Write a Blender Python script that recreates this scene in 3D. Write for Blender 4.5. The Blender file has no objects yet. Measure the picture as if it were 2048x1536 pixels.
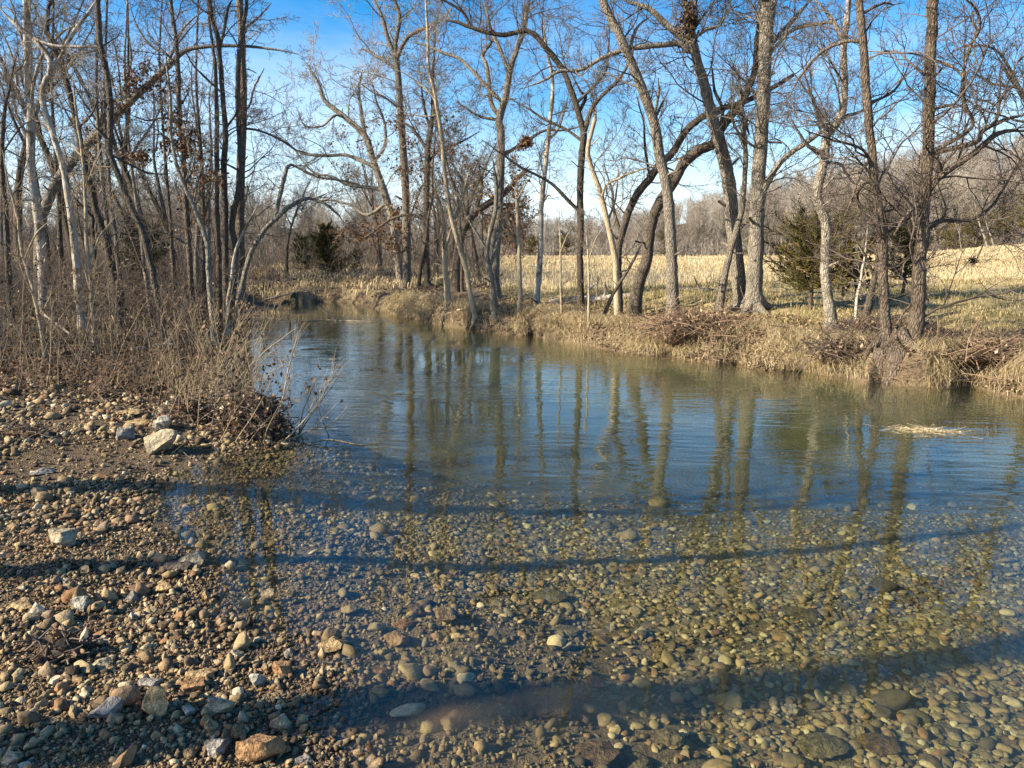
import bpy, bmesh, math
import numpy as np
from math import radians, sin, cos, pi

rng = np.random.default_rng(11)
SC = bpy.context.scene
COL = SC.collection

# ------------------------------------------------------------------ camera
F_PX, HORIZON, CAM_Z = 1490.0, 500.0, 1.7
PITCH = math.atan((768 - HORIZON) / F_PX)
cam_d = bpy.data.cameras.new('camera')
cam_d.sensor_width = 36.0
cam_d.lens = 36.0 * F_PX / 2048
cam_d.clip_start = 0.05
cam_d.clip_end = 6000
cam = bpy.data.objects.new('camera', cam_d)
cam.location = (0, 0, CAM_Z)
cam.rotation_euler = (pi / 2 - PITCH, 0, 0)
COL.objects.link(cam)
SC.camera = cam
CP, SP = cos(PITCH), sin(PITCH)


def ray(px, py):
    u = (np.asarray(px, float) - 1024) / F_PX
    v = (768 - np.asarray(py, float)) / F_PX
    y = CP + v * SP
    z = -SP + v * CP
    return u / y, z / y          # dx, dz per unit of world Y


def P(px, py, Y):
    a, b = ray(px, py)
    return np.array([a * Y, Y, CAM_Z + b * Y])


def G(px, py, z=0.0):
    a, b = ray(px, py)
    Y = (z - CAM_Z) / b
    return np.array([a * Y, Y, z])


def proj(p):
    p = np.asarray(p, float)
    x, y, z = p[..., 0], p[..., 1], p[..., 2] - CAM_Z
    fwd = y * CP - z * SP
    up = y * SP + z * CP
    fwd = np.maximum(fwd, 1e-3)
    return 1024 + F_PX * x / fwd, 768 - F_PX * up / fwd


# ------------------------------------------------------------------ noise
def _hash(ix, iy, seed):
    h = (ix.astype(np.int64) * 374761393 + iy.astype(np.int64) * 668265263 + seed * 1442695041) & 0xFFFFFFFF
    h = ((h ^ (h >> 13)) * 1274126177) & 0xFFFFFFFF
    return ((h ^ (h >> 16)) & 0xFFFFFF) / float(0xFFFFFF)


def vnoise(x, y, seed=0):
    ix, iy = np.floor(x), np.floor(y)
    fx, fy = x - ix, y - iy
    fx = fx * fx * (3 - 2 * fx)
    fy = fy * fy * (3 - 2 * fy)
    a = _hash(ix, iy, seed); b = _hash(ix + 1, iy, seed)
    c = _hash(ix, iy + 1, seed); d = _hash(ix + 1, iy + 1, seed)
    return (a + (b - a) * fx) * (1 - fy) + (c + (d - c) * fx) * fy - .5


def fbm(x, y, seed=0, n=3):
    s, a = 0, 1.0
    for k in range(n):
        s = s + a * vnoise(x * 2 ** k, y * 2 ** k, seed + k)
        a *= .5
    return s


def sstep(a, b, x):
    t = np.clip((x - a) / (b - a), 0, 1)
    return t * t * (3 - 2 * t)


# ------------------------------------------------------------------ creek outline (water line traced on the ground plane)
LEFT_PX = [(600, 1536), (592, 1440), (612, 1380), (585, 1320), (500, 1290), (440, 1265), (425, 1225), (395, 1185), (330, 1135),
           (298, 1095), (272, 1050), (255, 1000), (285, 965), (345, 935), (430, 905), (500, 895), (548, 884), (556, 868),
           (530, 845), (470, 815), (445, 780), (455, 735), (476, 700), (500, 665), (512, 640), (520, 618), (545, 607)]
RIGHT_PX = [(640, 604), (720, 607), (745, 616), (790, 630), (850, 645), (905, 654), (960, 662), (1010, 668), (1050, 672), (1062, 668),
            (1090, 680), (1150, 689), (1200, 697), (1260, 708), (1300, 713), (1340, 712), (1380, 722), (1430, 728), (1470, 726), (1500, 738), (1560, 744),
            (1600, 742), (1650, 752), (1700, 757), (1730, 768), (1765, 764), (1800, 772), (1850, 776), (1900, 778), (1940, 772), (1985, 786), (2048, 798)]
LEFT = [(2.5, -1.2), (0.6, 0.3), (-0.3, 1.5)] + [tuple(G(*p)[:2]) for p in LEFT_PX]
RIGHT = [tuple(G(*p)[:2]) for p in RIGHT_PX] + [(7.2, 7.6), (9.5, 6.4), (14, 4.2), (24, 1)]
LEFT = np.array([(24, -9), (8, -3.5)] + LEFT)
RIGHT = np.array(RIGHT)
RING = np.concatenate([LEFT, RIGHT])


def segdist(x, y, poly):
    d = np.full(np.shape(x), 1e9)
    for (ax, ay), (bx, by) in zip(poly[:-1], poly[1:]):
        ex, ey = bx - ax, by - ay
        t = np.clip(((x - ax) * ex + (y - ay) * ey) / (ex * ex + ey * ey + 1e-12), 0, 1)
        d = np.minimum(d, (x - ax - t * ex) ** 2 + (y - ay - t * ey) ** 2)
    return np.sqrt(d)


def inside(x, y):
    r = np.zeros(np.shape(x), bool)
    n = len(RING)
    for i in range(n):
        ax, ay = RING[i]; bx, by = RING[(i + 1) % n]
        if ay == by:
            continue
        c = ((ay > y) != (by > y)) & (x < (bx - ax) * (y - ay) / (by - ay) + ax)
        r ^= c
    return r


def sides(x, y):
    x = np.asarray(x, float); y = np.asarray(y, float)
    return segdist(x, y, LEFT), segdist(x, y, RIGHT), inside(x, y)


def terrain(x, y, full=False):
    x = np.asarray(x, float); y = np.asarray(y, float)
    dl, dr, ins = sides(x, y)
    d = np.minimum(dl, dr)
    right = dr < dl
    n1 = fbm(x * .9, y * .9, 3)
    n2 = fbm(x * 4.5, y * 4.5, 9)
    # right bank: a small cut bank, then nearly level pasture
    bank = .40 + .14 * vnoise(x * 1.3, y * 1.3, 21) + .22 * sstep(14, 20, y) * 0
    wb = .16 + .5 * sstep(-.25, .3, vnoise(x * 1.1, y * 1.1, 91))
    zr = (bank * sstep(-.02, 1, d / wb) + .26 * sstep(.5, 3.2, d) + .12 * sstep(3, 12, d) + .06 * n1 * sstep(.1, 1, d) + .05 * n2 * sstep(.05, .4, d))
    # left side: gravel bar, then leafy floodplain
    zl = (.022 * sstep(0, .22, d) + .10 * sstep(.1, 1.4, d) + .16 * sstep(1, 4.5, d) + .25 * sstep(4, 10, d)
          + .05 * n1 * sstep(.2, 1.2, d) + .03 * n2 * sstep(-.25, .25, d))
    zl = zl + .26 * sstep(9, 13, y) * sstep(0, 1.0, d)
    w = sstep(-.5, .5, dl - dr)
    land = zl * (1 - w) + zr * w
    # hills far away
    u = x / np.maximum(y, 1)
    hh = 6 + 20.5 * sstep(.0, .75, u) + 3.0 * sstep(0, -.6, u)
    far = sstep(105, 260, y) * hh + 1.6 * sstep(.42, .75, u) * sstep(30, 100, y) + 2.5 * fbm(x * .012, y * .012, 5) * sstep(100, 200, y)
    land = land + far + .25 * fbm(x * .12, y * .12, 31) * sstep(6, 14, y) * sstep(.5, 3, d)
    bed = -(.048 * sstep(0, .4, dl) + .14 * sstep(.3, 1.7, dl) + .18 * sstep(1.0, 4.0, dl) * sstep(0, .8, dr) + .10 * sstep(0, .5, dr) * sstep(.4, 2.0, dl)) + .03 * n2 * np.where(right, sstep(.1, .5, d), 1) \
        - .42 * sstep(4.2, 9, y) * sstep(.1, 1.6, dl) * sstep(0, .9, dr)
    z = np.where(ins, bed, land)
    if full:
        return z, d, right, ins, dl, dr
    return z


_YS = np.concatenate([np.linspace(1.6, 12, 900), np.linspace(12.02, 60, 1200), np.geomspace(60.1, 500, 300)])


def hit(px, py, y_min=1.6):
    a, b = ray(px, py)
    ys = _YS[_YS >= y_min]
    rz = CAM_Z + b * ys
    tz = terrain(a * ys, ys)
    k = np.argmax(rz <= tz) if np.any(rz <= tz) else len(ys) - 1
    Y = ys[k]
    return np.array([a * Y, Y, float(tz[k])])


def tz(x, y):
    return float(terrain(np.array([x]), np.array([y]))[0])


# ------------------------------------------------------------------ mesh helpers
def mesh_np(name, V, faces, mats, attrs=None, smooth=True, mat_idx=None):
    V = np.asarray(V, np.float32)
    me = bpy.data.meshes.new(name)
    faces = [np.asarray(f, np.int32) for f in faces if len(f)]
    loops = np.concatenate([f.ravel() for f in faces])
    sizes = np.concatenate([np.full(len(f), f.shape[1], np.int32) for f in faces])
    starts = np.concatenate([[0], np.cumsum(sizes)[:-1]]).astype(np.int32)
    me.vertices.add(len(V)); me.vertices.foreach_set('co', V.ravel())
    me.loops.add(len(loops)); me.loops.foreach_set('vertex_index', loops)
    me.polygons.add(len(sizes)); me.polygons.foreach_set('loop_start', starts)
    if smooth:
        me.polygons.foreach_set('use_smooth', np.ones(len(sizes), bool))
    for k, v in (attrs or {}).items():
        v = np.asarray(v, np.float32)
        if v.ndim == 1:
            me.attributes.new(k, 'FLOAT', 'POINT').data.foreach_set('value', v)
        else:
            me.attributes.new(k, 'FLOAT_COLOR', 'POINT').data.foreach_set('color', v.ravel())
    for m in (mats if isinstance(mats, (list, tuple)) else [mats]):
        me.materials.append(m)
    if mat_idx is not None:
        me.polygons.foreach_set('material_index', np.asarray(mat_idx, np.int32))
    me.update(calc_edges=True)
    return me


def link(name, me, parent=None, loc=(0, 0, 0), **kw):
    o = bpy.data.objects.new(name, me)
    COL.objects.link(o)
    o.location = loc
    if parent is not None:
        o.parent = parent
    for k, v in kw.items():
        if v is not None:
            o[k] = v
    return o


def thing(name, label, cat, loc=(0, 0, 0), rz=0.0, group=None):
    o = bpy.data.objects.new(name, None)
    o.empty_display_size = .2
    COL.objects.link(o)
    o.location = loc
    o.rotation_euler = (0, 0, rz)
    o['label'] = label
    o['category'] = cat
    if group:
        o['group'] = group
    return o


def dup(root, loc, rz, scale=1.0, label=None, group=None):
    r = root.copy(); COL.objects.link(r)
    r.location = loc; r.rotation_euler = (0, 0, rz)
    r.scale = (scale, scale, scale) if np.isscalar(scale) else scale
    if label: r['label'] = label
    if group: r['group'] = group
    for ch in list(root.children):
        c = ch.copy(); COL.objects.link(c); c.parent = r
        for g in ch.children:
            d = g.copy(); COL.objects.link(d); d.parent = c
    return r


def norm(v):
    return v / np.maximum(np.linalg.norm(v, axis=-1, keepdims=True), 1e-9)


class Mesh:
    """collects vertex and face blocks, with one scalar 'tone' per vertex"""
    def __init__(s):
        s.V, s.F3, s.F4, s.T, s.n = [], [], [], [], 0

    def add(s, V, F, tone=0.5):
        V = np.asarray(V, float).reshape(-1, 3)
        F = np.asarray(F, np.int64)
        s.V.append(V)
        (s.F3 if F.shape[1] == 3 else s.F4).append(F + s.n)
        s.T.append(np.broadcast_to(np.asarray(tone, float), (len(V),)))
        s.n += len(V)

    def tubes(s, pts, rad, sides=4, tone=None):
        """pts (M,n,3), rad (M,n)"""
        pts = np.asarray(pts, float); rad = np.asarray(rad, float)
        if pts.ndim == 2:
            pts, rad = pts[None], rad[None]
        M, n, _ = pts.shape
        if M == 0:
            return
        t = np.empty_like(pts)
        t[:, 1:-1] = pts[:, 2:] - pts[:, :-2]
        t[:, 0] = pts[:, 1] - pts[:, 0]
        t[:, -1] = pts[:, -1] - pts[:, -2]
        t = norm(t)
        mean = norm(pts[:, -1] - pts[:, 0])
        ref = np.zeros((M, 3))
        ref[np.arange(M), np.argmin(np.abs(mean), axis=1)] = 1
        a = norm(np.cross(t, ref[:, None, :]))
        b = np.cross(t, a)
        ang = np.arange(sides) * 2 * pi / sides
        ring = pts[:, :, None, :] + rad[:, :, None, None] * (np.cos(ang)[:, None] * a[:, :, None, :] + np.sin(ang)[:, None] * b[:, :, None, :])
        V = ring.reshape(-1, 3)
        idx = np.arange(M * n * sides).reshape(M, n, sides)
        q = np.stack([idx[:, :-1], np.roll(idx[:, :-1], -1, 2), np.roll(idx[:, 1:], -1, 2), idx[:, 1:]], -1).reshape(-1, 4)
        tn = .5 if tone is None else np.repeat(np.broadcast_to(tone, (M,)), n * sides)
        s.add(V, q, tn)

    def ribbons(s, pts, wid, side, tone=None):
        """flat blades: pts (M,n,3), wid (M,n), side (M,3) unit vectors across"""
        M, n, _ = pts.shape
        o = side[:, None, :] * wid[:, :, None] * .5
        V = np.stack([pts - o, pts + o], 2).reshape(-1, 3)
        idx = np.arange(M * n * 2).reshape(M, n, 2)
        q = np.stack([idx[:, :-1, 0], idx[:, :-1, 1], idx[:, 1:, 1], idx[:, 1:, 0]], -1).reshape(-1, 4)
        s.add(V, q, .5 if tone is None else np.repeat(np.broadcast_to(tone, (M,)), n * 2))

    def leaves(s, pos, size, tone=None, flat=0.0, curl=.35):
        """small folded leaves at pos (M,3)"""
        M = len(pos)
        if not M:
            return
        d = rng.normal(size=(M, 3)); d[:, 2] *= (1 - flat)
        d = norm(d)
        up = rng.normal(size=(M, 3)) * (1 - flat) + np.array([0, 0, 1.0]) * flat * 3
        w = norm(np.cross(d, up)); nn = np.cross(w, d)
        L = (np.asarray(size) * np.ones(M))[:, None]
        p0 = pos; tip = pos + d * L
        mid = pos + d * L * .5 - nn * L * curl * .3
        l = mid + w * L * .33 + nn * L * curl; r = mid - w * L * .33 + nn * L * curl
        V = np.stack([p0, l, tip, r, mid], 1).reshape(-1, 3)
        i = np.arange(M)[:, None] * 5
        F = np.concatenate([i + np.array([[0, 4, 1]]), i + np.array([[4, 2, 1]]), i + np.array([[0, 3, 4]]), i + np.array([[4, 3, 2]])])
        s.add(V, F, .5 if tone is None else np.repeat(np.broadcast_to(tone, (M,)), 5))

    def scatter(s, base, pos, R, scale, tone):
        """copies of base=(V,F) at pos (M,3) turned by R (M,3,3) scaled (M,3)"""
        V, F = base
        M = len(pos)
        if not M:
            return
        W = V[None] * scale[:, None, :]
        W = np.einsum('mij,mvj->mvi', R, W) + pos[:, None, :]
        FF = (F[None] + (np.arange(M) * len(V))[:, None, None]).reshape(-1, F.shape[1])
        s.add(W.reshape(-1, 3), FF, np.repeat(np.broadcast_to(tone, (M,)), len(V)))

    def mesh(s, name, mats, smooth=True, local=None):
        V = np.concatenate(s.V)
        if local is not None:
            V = V - np.asarray(local)
        F = []
        if s.F3: F.append(np.concatenate(s.F3))
        if s.F4: F.append(np.concatenate(s.F4))
        return mesh_np(name, V, F, mats, {'tone': np.concatenate(s.T)}, smooth)


def rot_z(a):
    c, s_ = np.cos(a), np.sin(a)
    R = np.zeros((len(a), 3, 3))
    R[:, 0, 0] = c; R[:, 0, 1] = -s_; R[:, 1, 0] = s_; R[:, 1, 1] = c; R[:, 2, 2] = 1
    return R


def rot_tilt(n, amt):
    """turn about z, then a tilt of about amt radians"""
    R = rot_z(rng.uniform(0, 2 * pi, n))
    ax = rng.normal(size=(n, 3)); ax[:, 2] = 0; ax = norm(ax)
    a = rng.normal(size=n) * amt
    K = np.zeros((n, 3, 3))
    K[:, 0, 1] = -ax[:, 2]; K[:, 0, 2] = ax[:, 1]; K[:, 1, 0] = ax[:, 2]; K[:, 1, 2] = -ax[:, 0]; K[:, 2, 0] = -ax[:, 1]; K[:, 2, 1] = ax[:, 0]
    T = np.eye(3)[None] + np.sin(a)[:, None, None] * K + (1 - np.cos(a))[:, None, None] * np.einsum('mij,mjk->mik', K, K)
    return np.einsum('mij,mjk->mik', T, R)


# ------------------------------------------------------------------ materials
class NT:
    def __init__(s, name):
        s.m = bpy.data.materials.new(name)
        s.m.use_nodes = True
        s.t = s.m.node_tree
        s.t.nodes.clear()
        s.out = s.n('ShaderNodeOutputMaterial')

    def n(s, kind, **kw):
        nd = s.t.nodes.new(kind)
        for k, v in kw.items():
            setattr(nd, k, v)
        return nd

    def set(s, sock, v):
        if isinstance(v, bpy.types.NodeSocket):
            s.t.links.new(v, sock)
        elif isinstance(v, (tuple, list)) and len(v) == 3 and sock.type == 'RGBA':
            sock.default_value = (*v, 1)
        else:
            sock.default_value = v

    def noise(s, scale, detail=3, vec=None, rough=.55, dist=0.0, out='Fac'):
        nd = s.n('ShaderNodeTexNoise')
        s.set(nd.inputs['Scale'], scale); s.set(nd.inputs['Detail'], detail); s.set(nd.inputs['Roughness'], rough); s.set(nd.inputs['Distortion'], dist)
        if vec is not None: s.set(nd.inputs['Vector'], vec)
        return nd.outputs[out]

    def voro(s, scale, vec=None, feature='F1', out='Distance', rnd=1.0):
        nd = s.n('ShaderNodeTexVoronoi', feature=feature)
        s.set(nd.inputs['Scale'], scale); s.set(nd.inputs['Randomness'], rnd)
        if vec is not None: s.set(nd.inputs['Vector'], vec)
        return nd.outputs[out]

    def ramp(s, fac, stops, interp='LINEAR'):
        nd = s.n('ShaderNodeValToRGB')
        cr = nd.color_ramp; cr.interpolation = interp
        while len(cr.elements) < len(stops): cr.elements.new(.5)
        for e, (p, c) in zip(cr.elements, stops):
            e.position = p
            e.color = (*c, 1) if not np.isscalar(c) else (c, c, c, 1)
        s.set(nd.inputs[0], fac)
        return nd.outputs[0]

    def mix(s, fac, a, b, mode='MIX'):
        nd = s.n('ShaderNodeMix', data_type='RGBA', blend_type=mode)
        s.set(nd.inputs[0], fac); s.set(nd.inputs[6], a); s.set(nd.inputs[7], b)
        return nd.outputs[2]

    def math(s, op, a, b=0.0, clamp=False):
        nd = s.n('ShaderNodeMath', operation=op, use_clamp=clamp)
        s.set(nd.inputs[0], a); s.set(nd.inputs[1], b)
        return nd.outputs[0]

    def coord(s, what='Object'):
        return s.n('ShaderNodeTexCoord').outputs[what]

    def pos(s):
        return s.n('ShaderNodeNewGeometry').outputs['Position']

    def mapping(s, vec, scale=(1, 1, 1), rot=(0, 0, 0), loc=(0, 0, 0)):
        nd = s.n('ShaderNodeMapping')
        s.set(nd.inputs['Vector'], vec)
        nd.inputs['Scale'].default_value = scale; nd.inputs['Rotation'].default_value = rot; nd.inputs['Location'].default_value = loc
        return nd.outputs[0]

    def attr(s, name, out='Fac'):
        return s.n('ShaderNodeAttribute', attribute_name=name).outputs[out]

    def objrand(s):
        return s.n('ShaderNodeObjectInfo').outputs['Random']

    def bump(s, h, strength=.5, dist=.02, normal=None):
        nd = s.n('ShaderNodeBump')
        s.set(nd.inputs['Height'], h); nd.inputs['Strength'].default_value = strength; nd.inputs['Distance'].default_value = dist
        if normal is not None: s.set(nd.inputs['Normal'], normal)
        return nd.outputs[0]

    def surf(s, col, rough=.85, normal=None, spec=.3):
        b = s.n('ShaderNodeBsdfPrincipled')
        s.set(b.inputs['Base Color'], col); s.set(b.inputs['Roughness'], rough); b.inputs['Specular IOR Level'].default_value = spec
        if normal is not None: s.set(b.inputs['Normal'], normal)
        s.t.links.new(b.outputs[0], s.out.inputs[0])
        return s.m


def bark(name, dark, mid, light, streak=5.0, bump=.9, blotch=None):
    k = NT(name)
    o = k.coord('Object')
    st = k.mapping(o, (1, 1, .34))
    warp = k.noise(streak * 5, 5, st, .65, .6)
    fine = k.noise(streak * 16, 4, st, .6, .3)
    ridge = k.voro(streak * 7, k.mapping(o, (1, 1, .30)), 'DISTANCE_TO_EDGE')
    h = k.math('ADD', k.math('MULTIPLY', warp, .7), k.math('MULTIPLY', k.math('MINIMUM', ridge, .25), 1.6))
    h = k.math('ADD', h, k.math('MULTIPLY', fine, .35))
    c = k.ramp(k.math('ADD', k.math('MULTIPLY', warp, .6), k.math('MULTIPLY', fine, .4)), [(.36, dark), (.48, mid), (.64, light)])
    c = k.mix(k.ramp(ridge, [(.0, .75), (.10, 0.0)]), c, dark)
    big = k.noise(2.3, 3, o, .6)
    c = k.mix(k.math('MULTIPLY', k.ramp(big, [(.42, 0.0), (.62, 1.0)]), .45), c, k.mix(.5, mid, light))
    if blotch:
        bl = k.noise(6.0, 2, k.mapping(o, (1, 1, .55)), .5, .3)
        c = k.mix(k.ramp(bl, [(.52, 0.0), (.57, 1.0)]), c, blotch)
    hsv = k.n('ShaderNodeHueSaturation'); k.set(hsv.inputs['Color'], c)
    k.set(hsv.inputs['Value'], k.math('ADD', .82, k.math('MULTIPLY', k.objrand(), .36)))
    return k.surf(hsv.outputs[0], .93, k.bump(h, bump, .05), .12)


def stick(name, a, b):
    k = NT(name)
    t = k.math('ADD', k.math('MULTIPLY', k.attr('tone'), .7), k.math('MULTIPLY', k.noise(9, 2, k.coord()), .3))
    return k.surf(k.ramp(t, [(.2, a), (.85, b)]), .85, None, .2)


def leafmat(name, stops, trans=.25):
    k = NT(name)
    c = k.ramp(k.attr('tone'), stops)
    d = k.n('ShaderNodeBsdfDiffuse'); k.set(d.inputs['Color'], c)
    t = k.n('ShaderNodeBsdfTranslucent'); k.set(t.inputs['Color'], c)
    x = k.n('ShaderNodeMixShader'); x.inputs[0].default_value = trans
    k.t.links.new(d.outputs[0], x.inputs[1]); k.t.links.new(t.outputs[0], x.inputs[2])
    k.t.links.new(x.outputs[0], k.out.inputs[0])
    return k.m


STONE_STOPS = [(0.0, (.05, .036, .024)), (.18, (.13, .09, .05)), (.36, (.25, .178, .09)), (.54, (.36, .275, .15)), (.66, (.20, .15, .095)), (.76, (.22, .11, .045)), (.90, (.43, .345, .205)), (1.0, (.52, .45, .31))]
BED_STOPS = [(0.0, (.05, .04, .022)), (.2, (.14, .105, .05)), (.4, (.27, .20, .085)), (.55, (.17, .135, .075)), (.7, (.20, .11, .048)), (.85, (.34, .26, .12)), (1.0, (.42, .35, .21))]


def stonemat(name, stops, use_obj, bump=.6, scale=1.0, wet_line=True):
    k = NT(name)
    t = k.objrand() if use_obj else k.attr('tone')
    o = k.pos()
    base = k.ramp(t, stops)
    sp = k.noise(38 * scale, 4, o, .65)
    bl = k.noise(11 * scale, 3, o, .6)
    c = k.mix(.75, base, k.ramp(sp, [(.3, .42), (.5, .9), (.72, 1.35)]), 'MULTIPLY')
    rust = k.ramp(bl, [(.55, 0.0), (.7, 1.0)])
    c = k.mix(k.math('MULTIPLY', rust, .35), c, (.27, .14, .055))
    rough = .85
    if wet_line:
        z = k.n('ShaderNodeSeparateXYZ'); k.set(z.inputs[0], o)
        wet = k.ramp(k.math('ADD', z.outputs[2], k.math('MULTIPLY', k.noise(14, 2, o), .03)), [(.018, 1.0), (.042, 0.0)])
        c = k.mix(wet, c, k.mix(1.0, c, (.5, .46, .42), 'MULTIPLY'))
        rough = k.math('SUBTRACT', .88, k.math('MULTIPLY', wet, .5))
    h = k.math('ADD', sp, k.math('MULTIPLY', k.noise(120 * scale, 2, o), .3))
    return k.surf(c, rough, k.bump(h, bump, .012), .3)


M = {}
M['bark_grey'] = bark('grey furrowed bark', (.06, .048, .037), (.19, .16, .125), (.32, .285, .23), 5)
M['bark_pale'] = bark('pale grey bark', (.085, .07, .053), (.24, .21, .165), (.40, .36, .295), 4.5)
M['bark_dark'] = bark('dark bark', (.032, .026, .02), (.105, .085, .065), (.21, .175, .138), 6)
M['bark_brown'] = bark('shaggy brown bark', (.04, .03, .023), (.15, .115, .083), (.27, .215, .165), 4.5, 1.0)
M['bark_white'] = bark('white patchy sycamore bark', (.20, .17, .135), (.36, .32, .265), (.50, .465, .40), 3, .3, (.17, .14, .10))
M['bark_tan'] = bark('smooth tan sapling bark', (.19, .145, .09), (.33, .265, .175), (.44, .365, .26), 4, .3)
M['twig_grey'] = stick('grey twig', (.06, .048, .037), (.19, .155, .12))
M['twig_dark'] = stick('dark twig', (.06, .045, .036), (.16, .125, .10))
M['twig_pale'] = stick('pale twig', (.13, .11, .088), (.34, .30, .245))
M['twig_tan'] = stick('tan stem', (.10, .072, .042), (.40, .31, .19))
M['twig_red'] = stick('reddish vine', (.11, .07, .048), (.34, .235, .155))
M['leaf_brown'] = leafmat('dry oak leaf', [(0, (.06, .03, .016)), (.5, (.17, .085, .042)), (1, (.36, .235, .13))])
M['leaf_litter'] = leafmat('leaf litter', [(0, (.055, .036, .023)), (.4, (.16, .108, .068)), (.8, (.33, .245, .16)), (1, (.48, .385, .27))], .1)
M['straw'] = leafmat('dry straw grass', [(0, (.22, .16, .085)), (.5, (.47, .37, .21)), (1, (.69, .58, .375))], .2)
M['olive_grass'] = leafmat('winter grass', [(0, (.17, .145, .06)), (.5, (.33, .265, .13)), (1, (.50, .40, .22))], .2)
M['cedar'] = leafmat('cedar foliage', [(0, (.035, .045, .015)), (.5, (.105, .10, .032)), (1, (.24, .175, .065))], .12)
M['cedar_dark'] = leafmat('dark cedar foliage', [(0, (.014, .024, .010)), (.5, (.045, .06, .022)), (1, (.11, .105, .04))], .12)
M['stone'] = stonemat('gravel stone', STONE_STOPS, False)
M['rock'] = stonemat('bar rock', STONE_STOPS, True)
M['cobble'] = stonemat('bed cobble', BED_STOPS, False, .4, 1, False)
M['cobble_one'] = stonemat('single bed cobble', BED_STOPS, True, .4, 1, False)


def onerock(name, c1, c2, c3):
    """a hero stone: two or three tones in patches"""
    k = NT(name)
    o = k.coord('Object')
    bl = k.noise(9, 5, o, .7, .4); sp = k.noise(45, 4, o, .7)
    c = k.ramp(bl, [(.32, c2), (.5, c1), (.64, c1), (.78, c3)])
    c = k.mix(.85, c, k.ramp(sp, [(.34, .25), (.47, .85), (.72, 1.25)]), 'MULTIPLY')
    mid = k.noise(19, 5, o, .7)
    c = k.mix(.8, c, k.ramp(mid, [(.36, .45), (.5, 1.0), (.7, 1.2)]), 'MULTIPLY')
    z = k.n('ShaderNodeSeparateXYZ'); k.set(z.inputs[0], k.pos())
    wet = k.ramp(z.outputs[2], [(.012, 1.0), (.03, 0.0)])
    c = k.mix(wet, c, k.mix(1.0, c, (.55, .5, .45), 'MULTIPLY'))
    return k.surf(c, k.math('SUBTRACT', .88, k.math('MULTIPLY', wet, .5)), k.bump(k.math('ADD', mid, k.math('MULTIPLY', sp, .5)), 1.0, .03), .2)


M['r_tan'] = onerock('tan chert rock', (.42, .30, .15), (.28, .175, .08), (.50, .41, .27))
M['r_pale'] = onerock('pale limestone rock', (.42, .35, .23), (.29, .22, .13), (.52, .46, .34))
M['r_white'] = onerock('white chert rock', (.43, .40, .33), (.30, .27, .21), (.53, .50, .44))
M['r_grey'] = onerock('grey stone', (.30, .27, .23), (.22, .19, .16), (.40, .37, .32))
M['r_rust'] = onerock('rusty stone', (.36, .21, .10), (.23, .11, .045), (.46, .36, .24))
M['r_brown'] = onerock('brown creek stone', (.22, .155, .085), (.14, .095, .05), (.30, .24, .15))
M['r_olive'] = onerock('olive slab', (.27, .235, .13), (.19, .165, .085), (.33, .29, .18))
M['r_dark'] = onerock('dark wet stone', (.10, .08, .062), (.065, .05, .038), (.17, .14, .11))


def ground_material():
    k = NT('ground')
    p = k.pos()
    zone = k.n('ShaderNodeAttribute', attribute_name='zone')
    sep = k.n('ShaderNodeSeparateColor'); k.set(sep.inputs[0], zone.outputs['Color'])
    gr, gs, st = sep.outputs[0], sep.outputs[1], sep.outputs[2]
    bed = k.attr('bed')
    n1 = k.noise(2.2, 4, p, .6); n2 = k.noise(22, 4, p, .65); n3 = k.noise(85, 3, p, .6)
    # leaf mould
    litter = k.ramp(k.math('ADD', k.math('MULTIPLY', n2, .6), k.math('MULTIPLY', n3, .4)), [(.32, (.035, .026, .016)), (.5, (.10, .073, .045)), (.66, (.21, .155, .098))])
    # gravel
    gv = k.voro(60, p, out='Color'); gd = k.voro(60, p, 'DISTANCE_TO_EDGE')
    gsep = k.n('ShaderNodeSeparateColor'); k.set(gsep.inputs[0], gv)
    grav = k.ramp(gsep.outputs[0], [(0, (.07, .047, .028)), (.5, (.16, .107, .06)), (1, (.28, .20, .12))])
    grav = k.mix(1.0, grav, k.ramp(gd, [(0, .35), (.09, 1.0)]), 'MULTIPLY')
    # creek bed: cobbles of two sizes and silt
    bv = k.voro(17, p, out='Color'); bd = k.voro(17, p, 'DISTANCE_TO_EDGE')
    bs = k.n('ShaderNodeSeparateColor'); k.set(bs.inputs[0], bv)
    bedc = k.ramp(bs.outputs[0], BED_STOPS)
    bedc = k.mix(1.0, bedc, k.ramp(bd, [(0, .3), (.12, 1.0)]), 'MULTIPLY')
    bedc = k.mix(k.math('MULTIPLY', n1, .55), bedc, (.17, .145, .085))
    bedc = k.mix(k.attr('silty'), bedc, k.mix(n2, (.085, .058, .032), (.20, .15, .085)))
    bedc = k.mix(k.attr('mud'), bedc, k.mix(n1, (.05, .05, .03), (.14, .125, .075)))
    # grass
    olive = k.ramp(k.math('ADD', k.math('MULTIPLY', n1, .55), k.math('MULTIPLY', n2, .45)), [(.33, (.15, .13, .058)), (.5, (.29, .235, .12)), (.67, (.43, .345, .19))])
    straw = k.ramp(k.math('ADD', k.math('MULTIPLY', n1, .5), k.math('MULTIPLY', n2, .5)), [(.3, (.24, .185, .105)), (.52, (.40, .315, .185)), (.72, (.53, .435, .275))])
    c = k.mix(gr, litter, grav)
    c = k.mix(gs, c, olive)
    c = k.mix(st, c, straw)
    c = k.mix(bed, c, bedc)
    h = k.math('ADD', k.math('MULTIPLY', n3, .5), n2)
    h = k.math('ADD', h, k.math('MULTIPLY', k.math('MINIMUM', k.math('ADD', k.math('MULTIPLY', gd, gr), k.math('MULTIPLY', bd, bed)), .15), 4.0))
    return k.surf(c, .95, k.bump(h, .8, .02), .15)


M['ground'] = ground_material()


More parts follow.
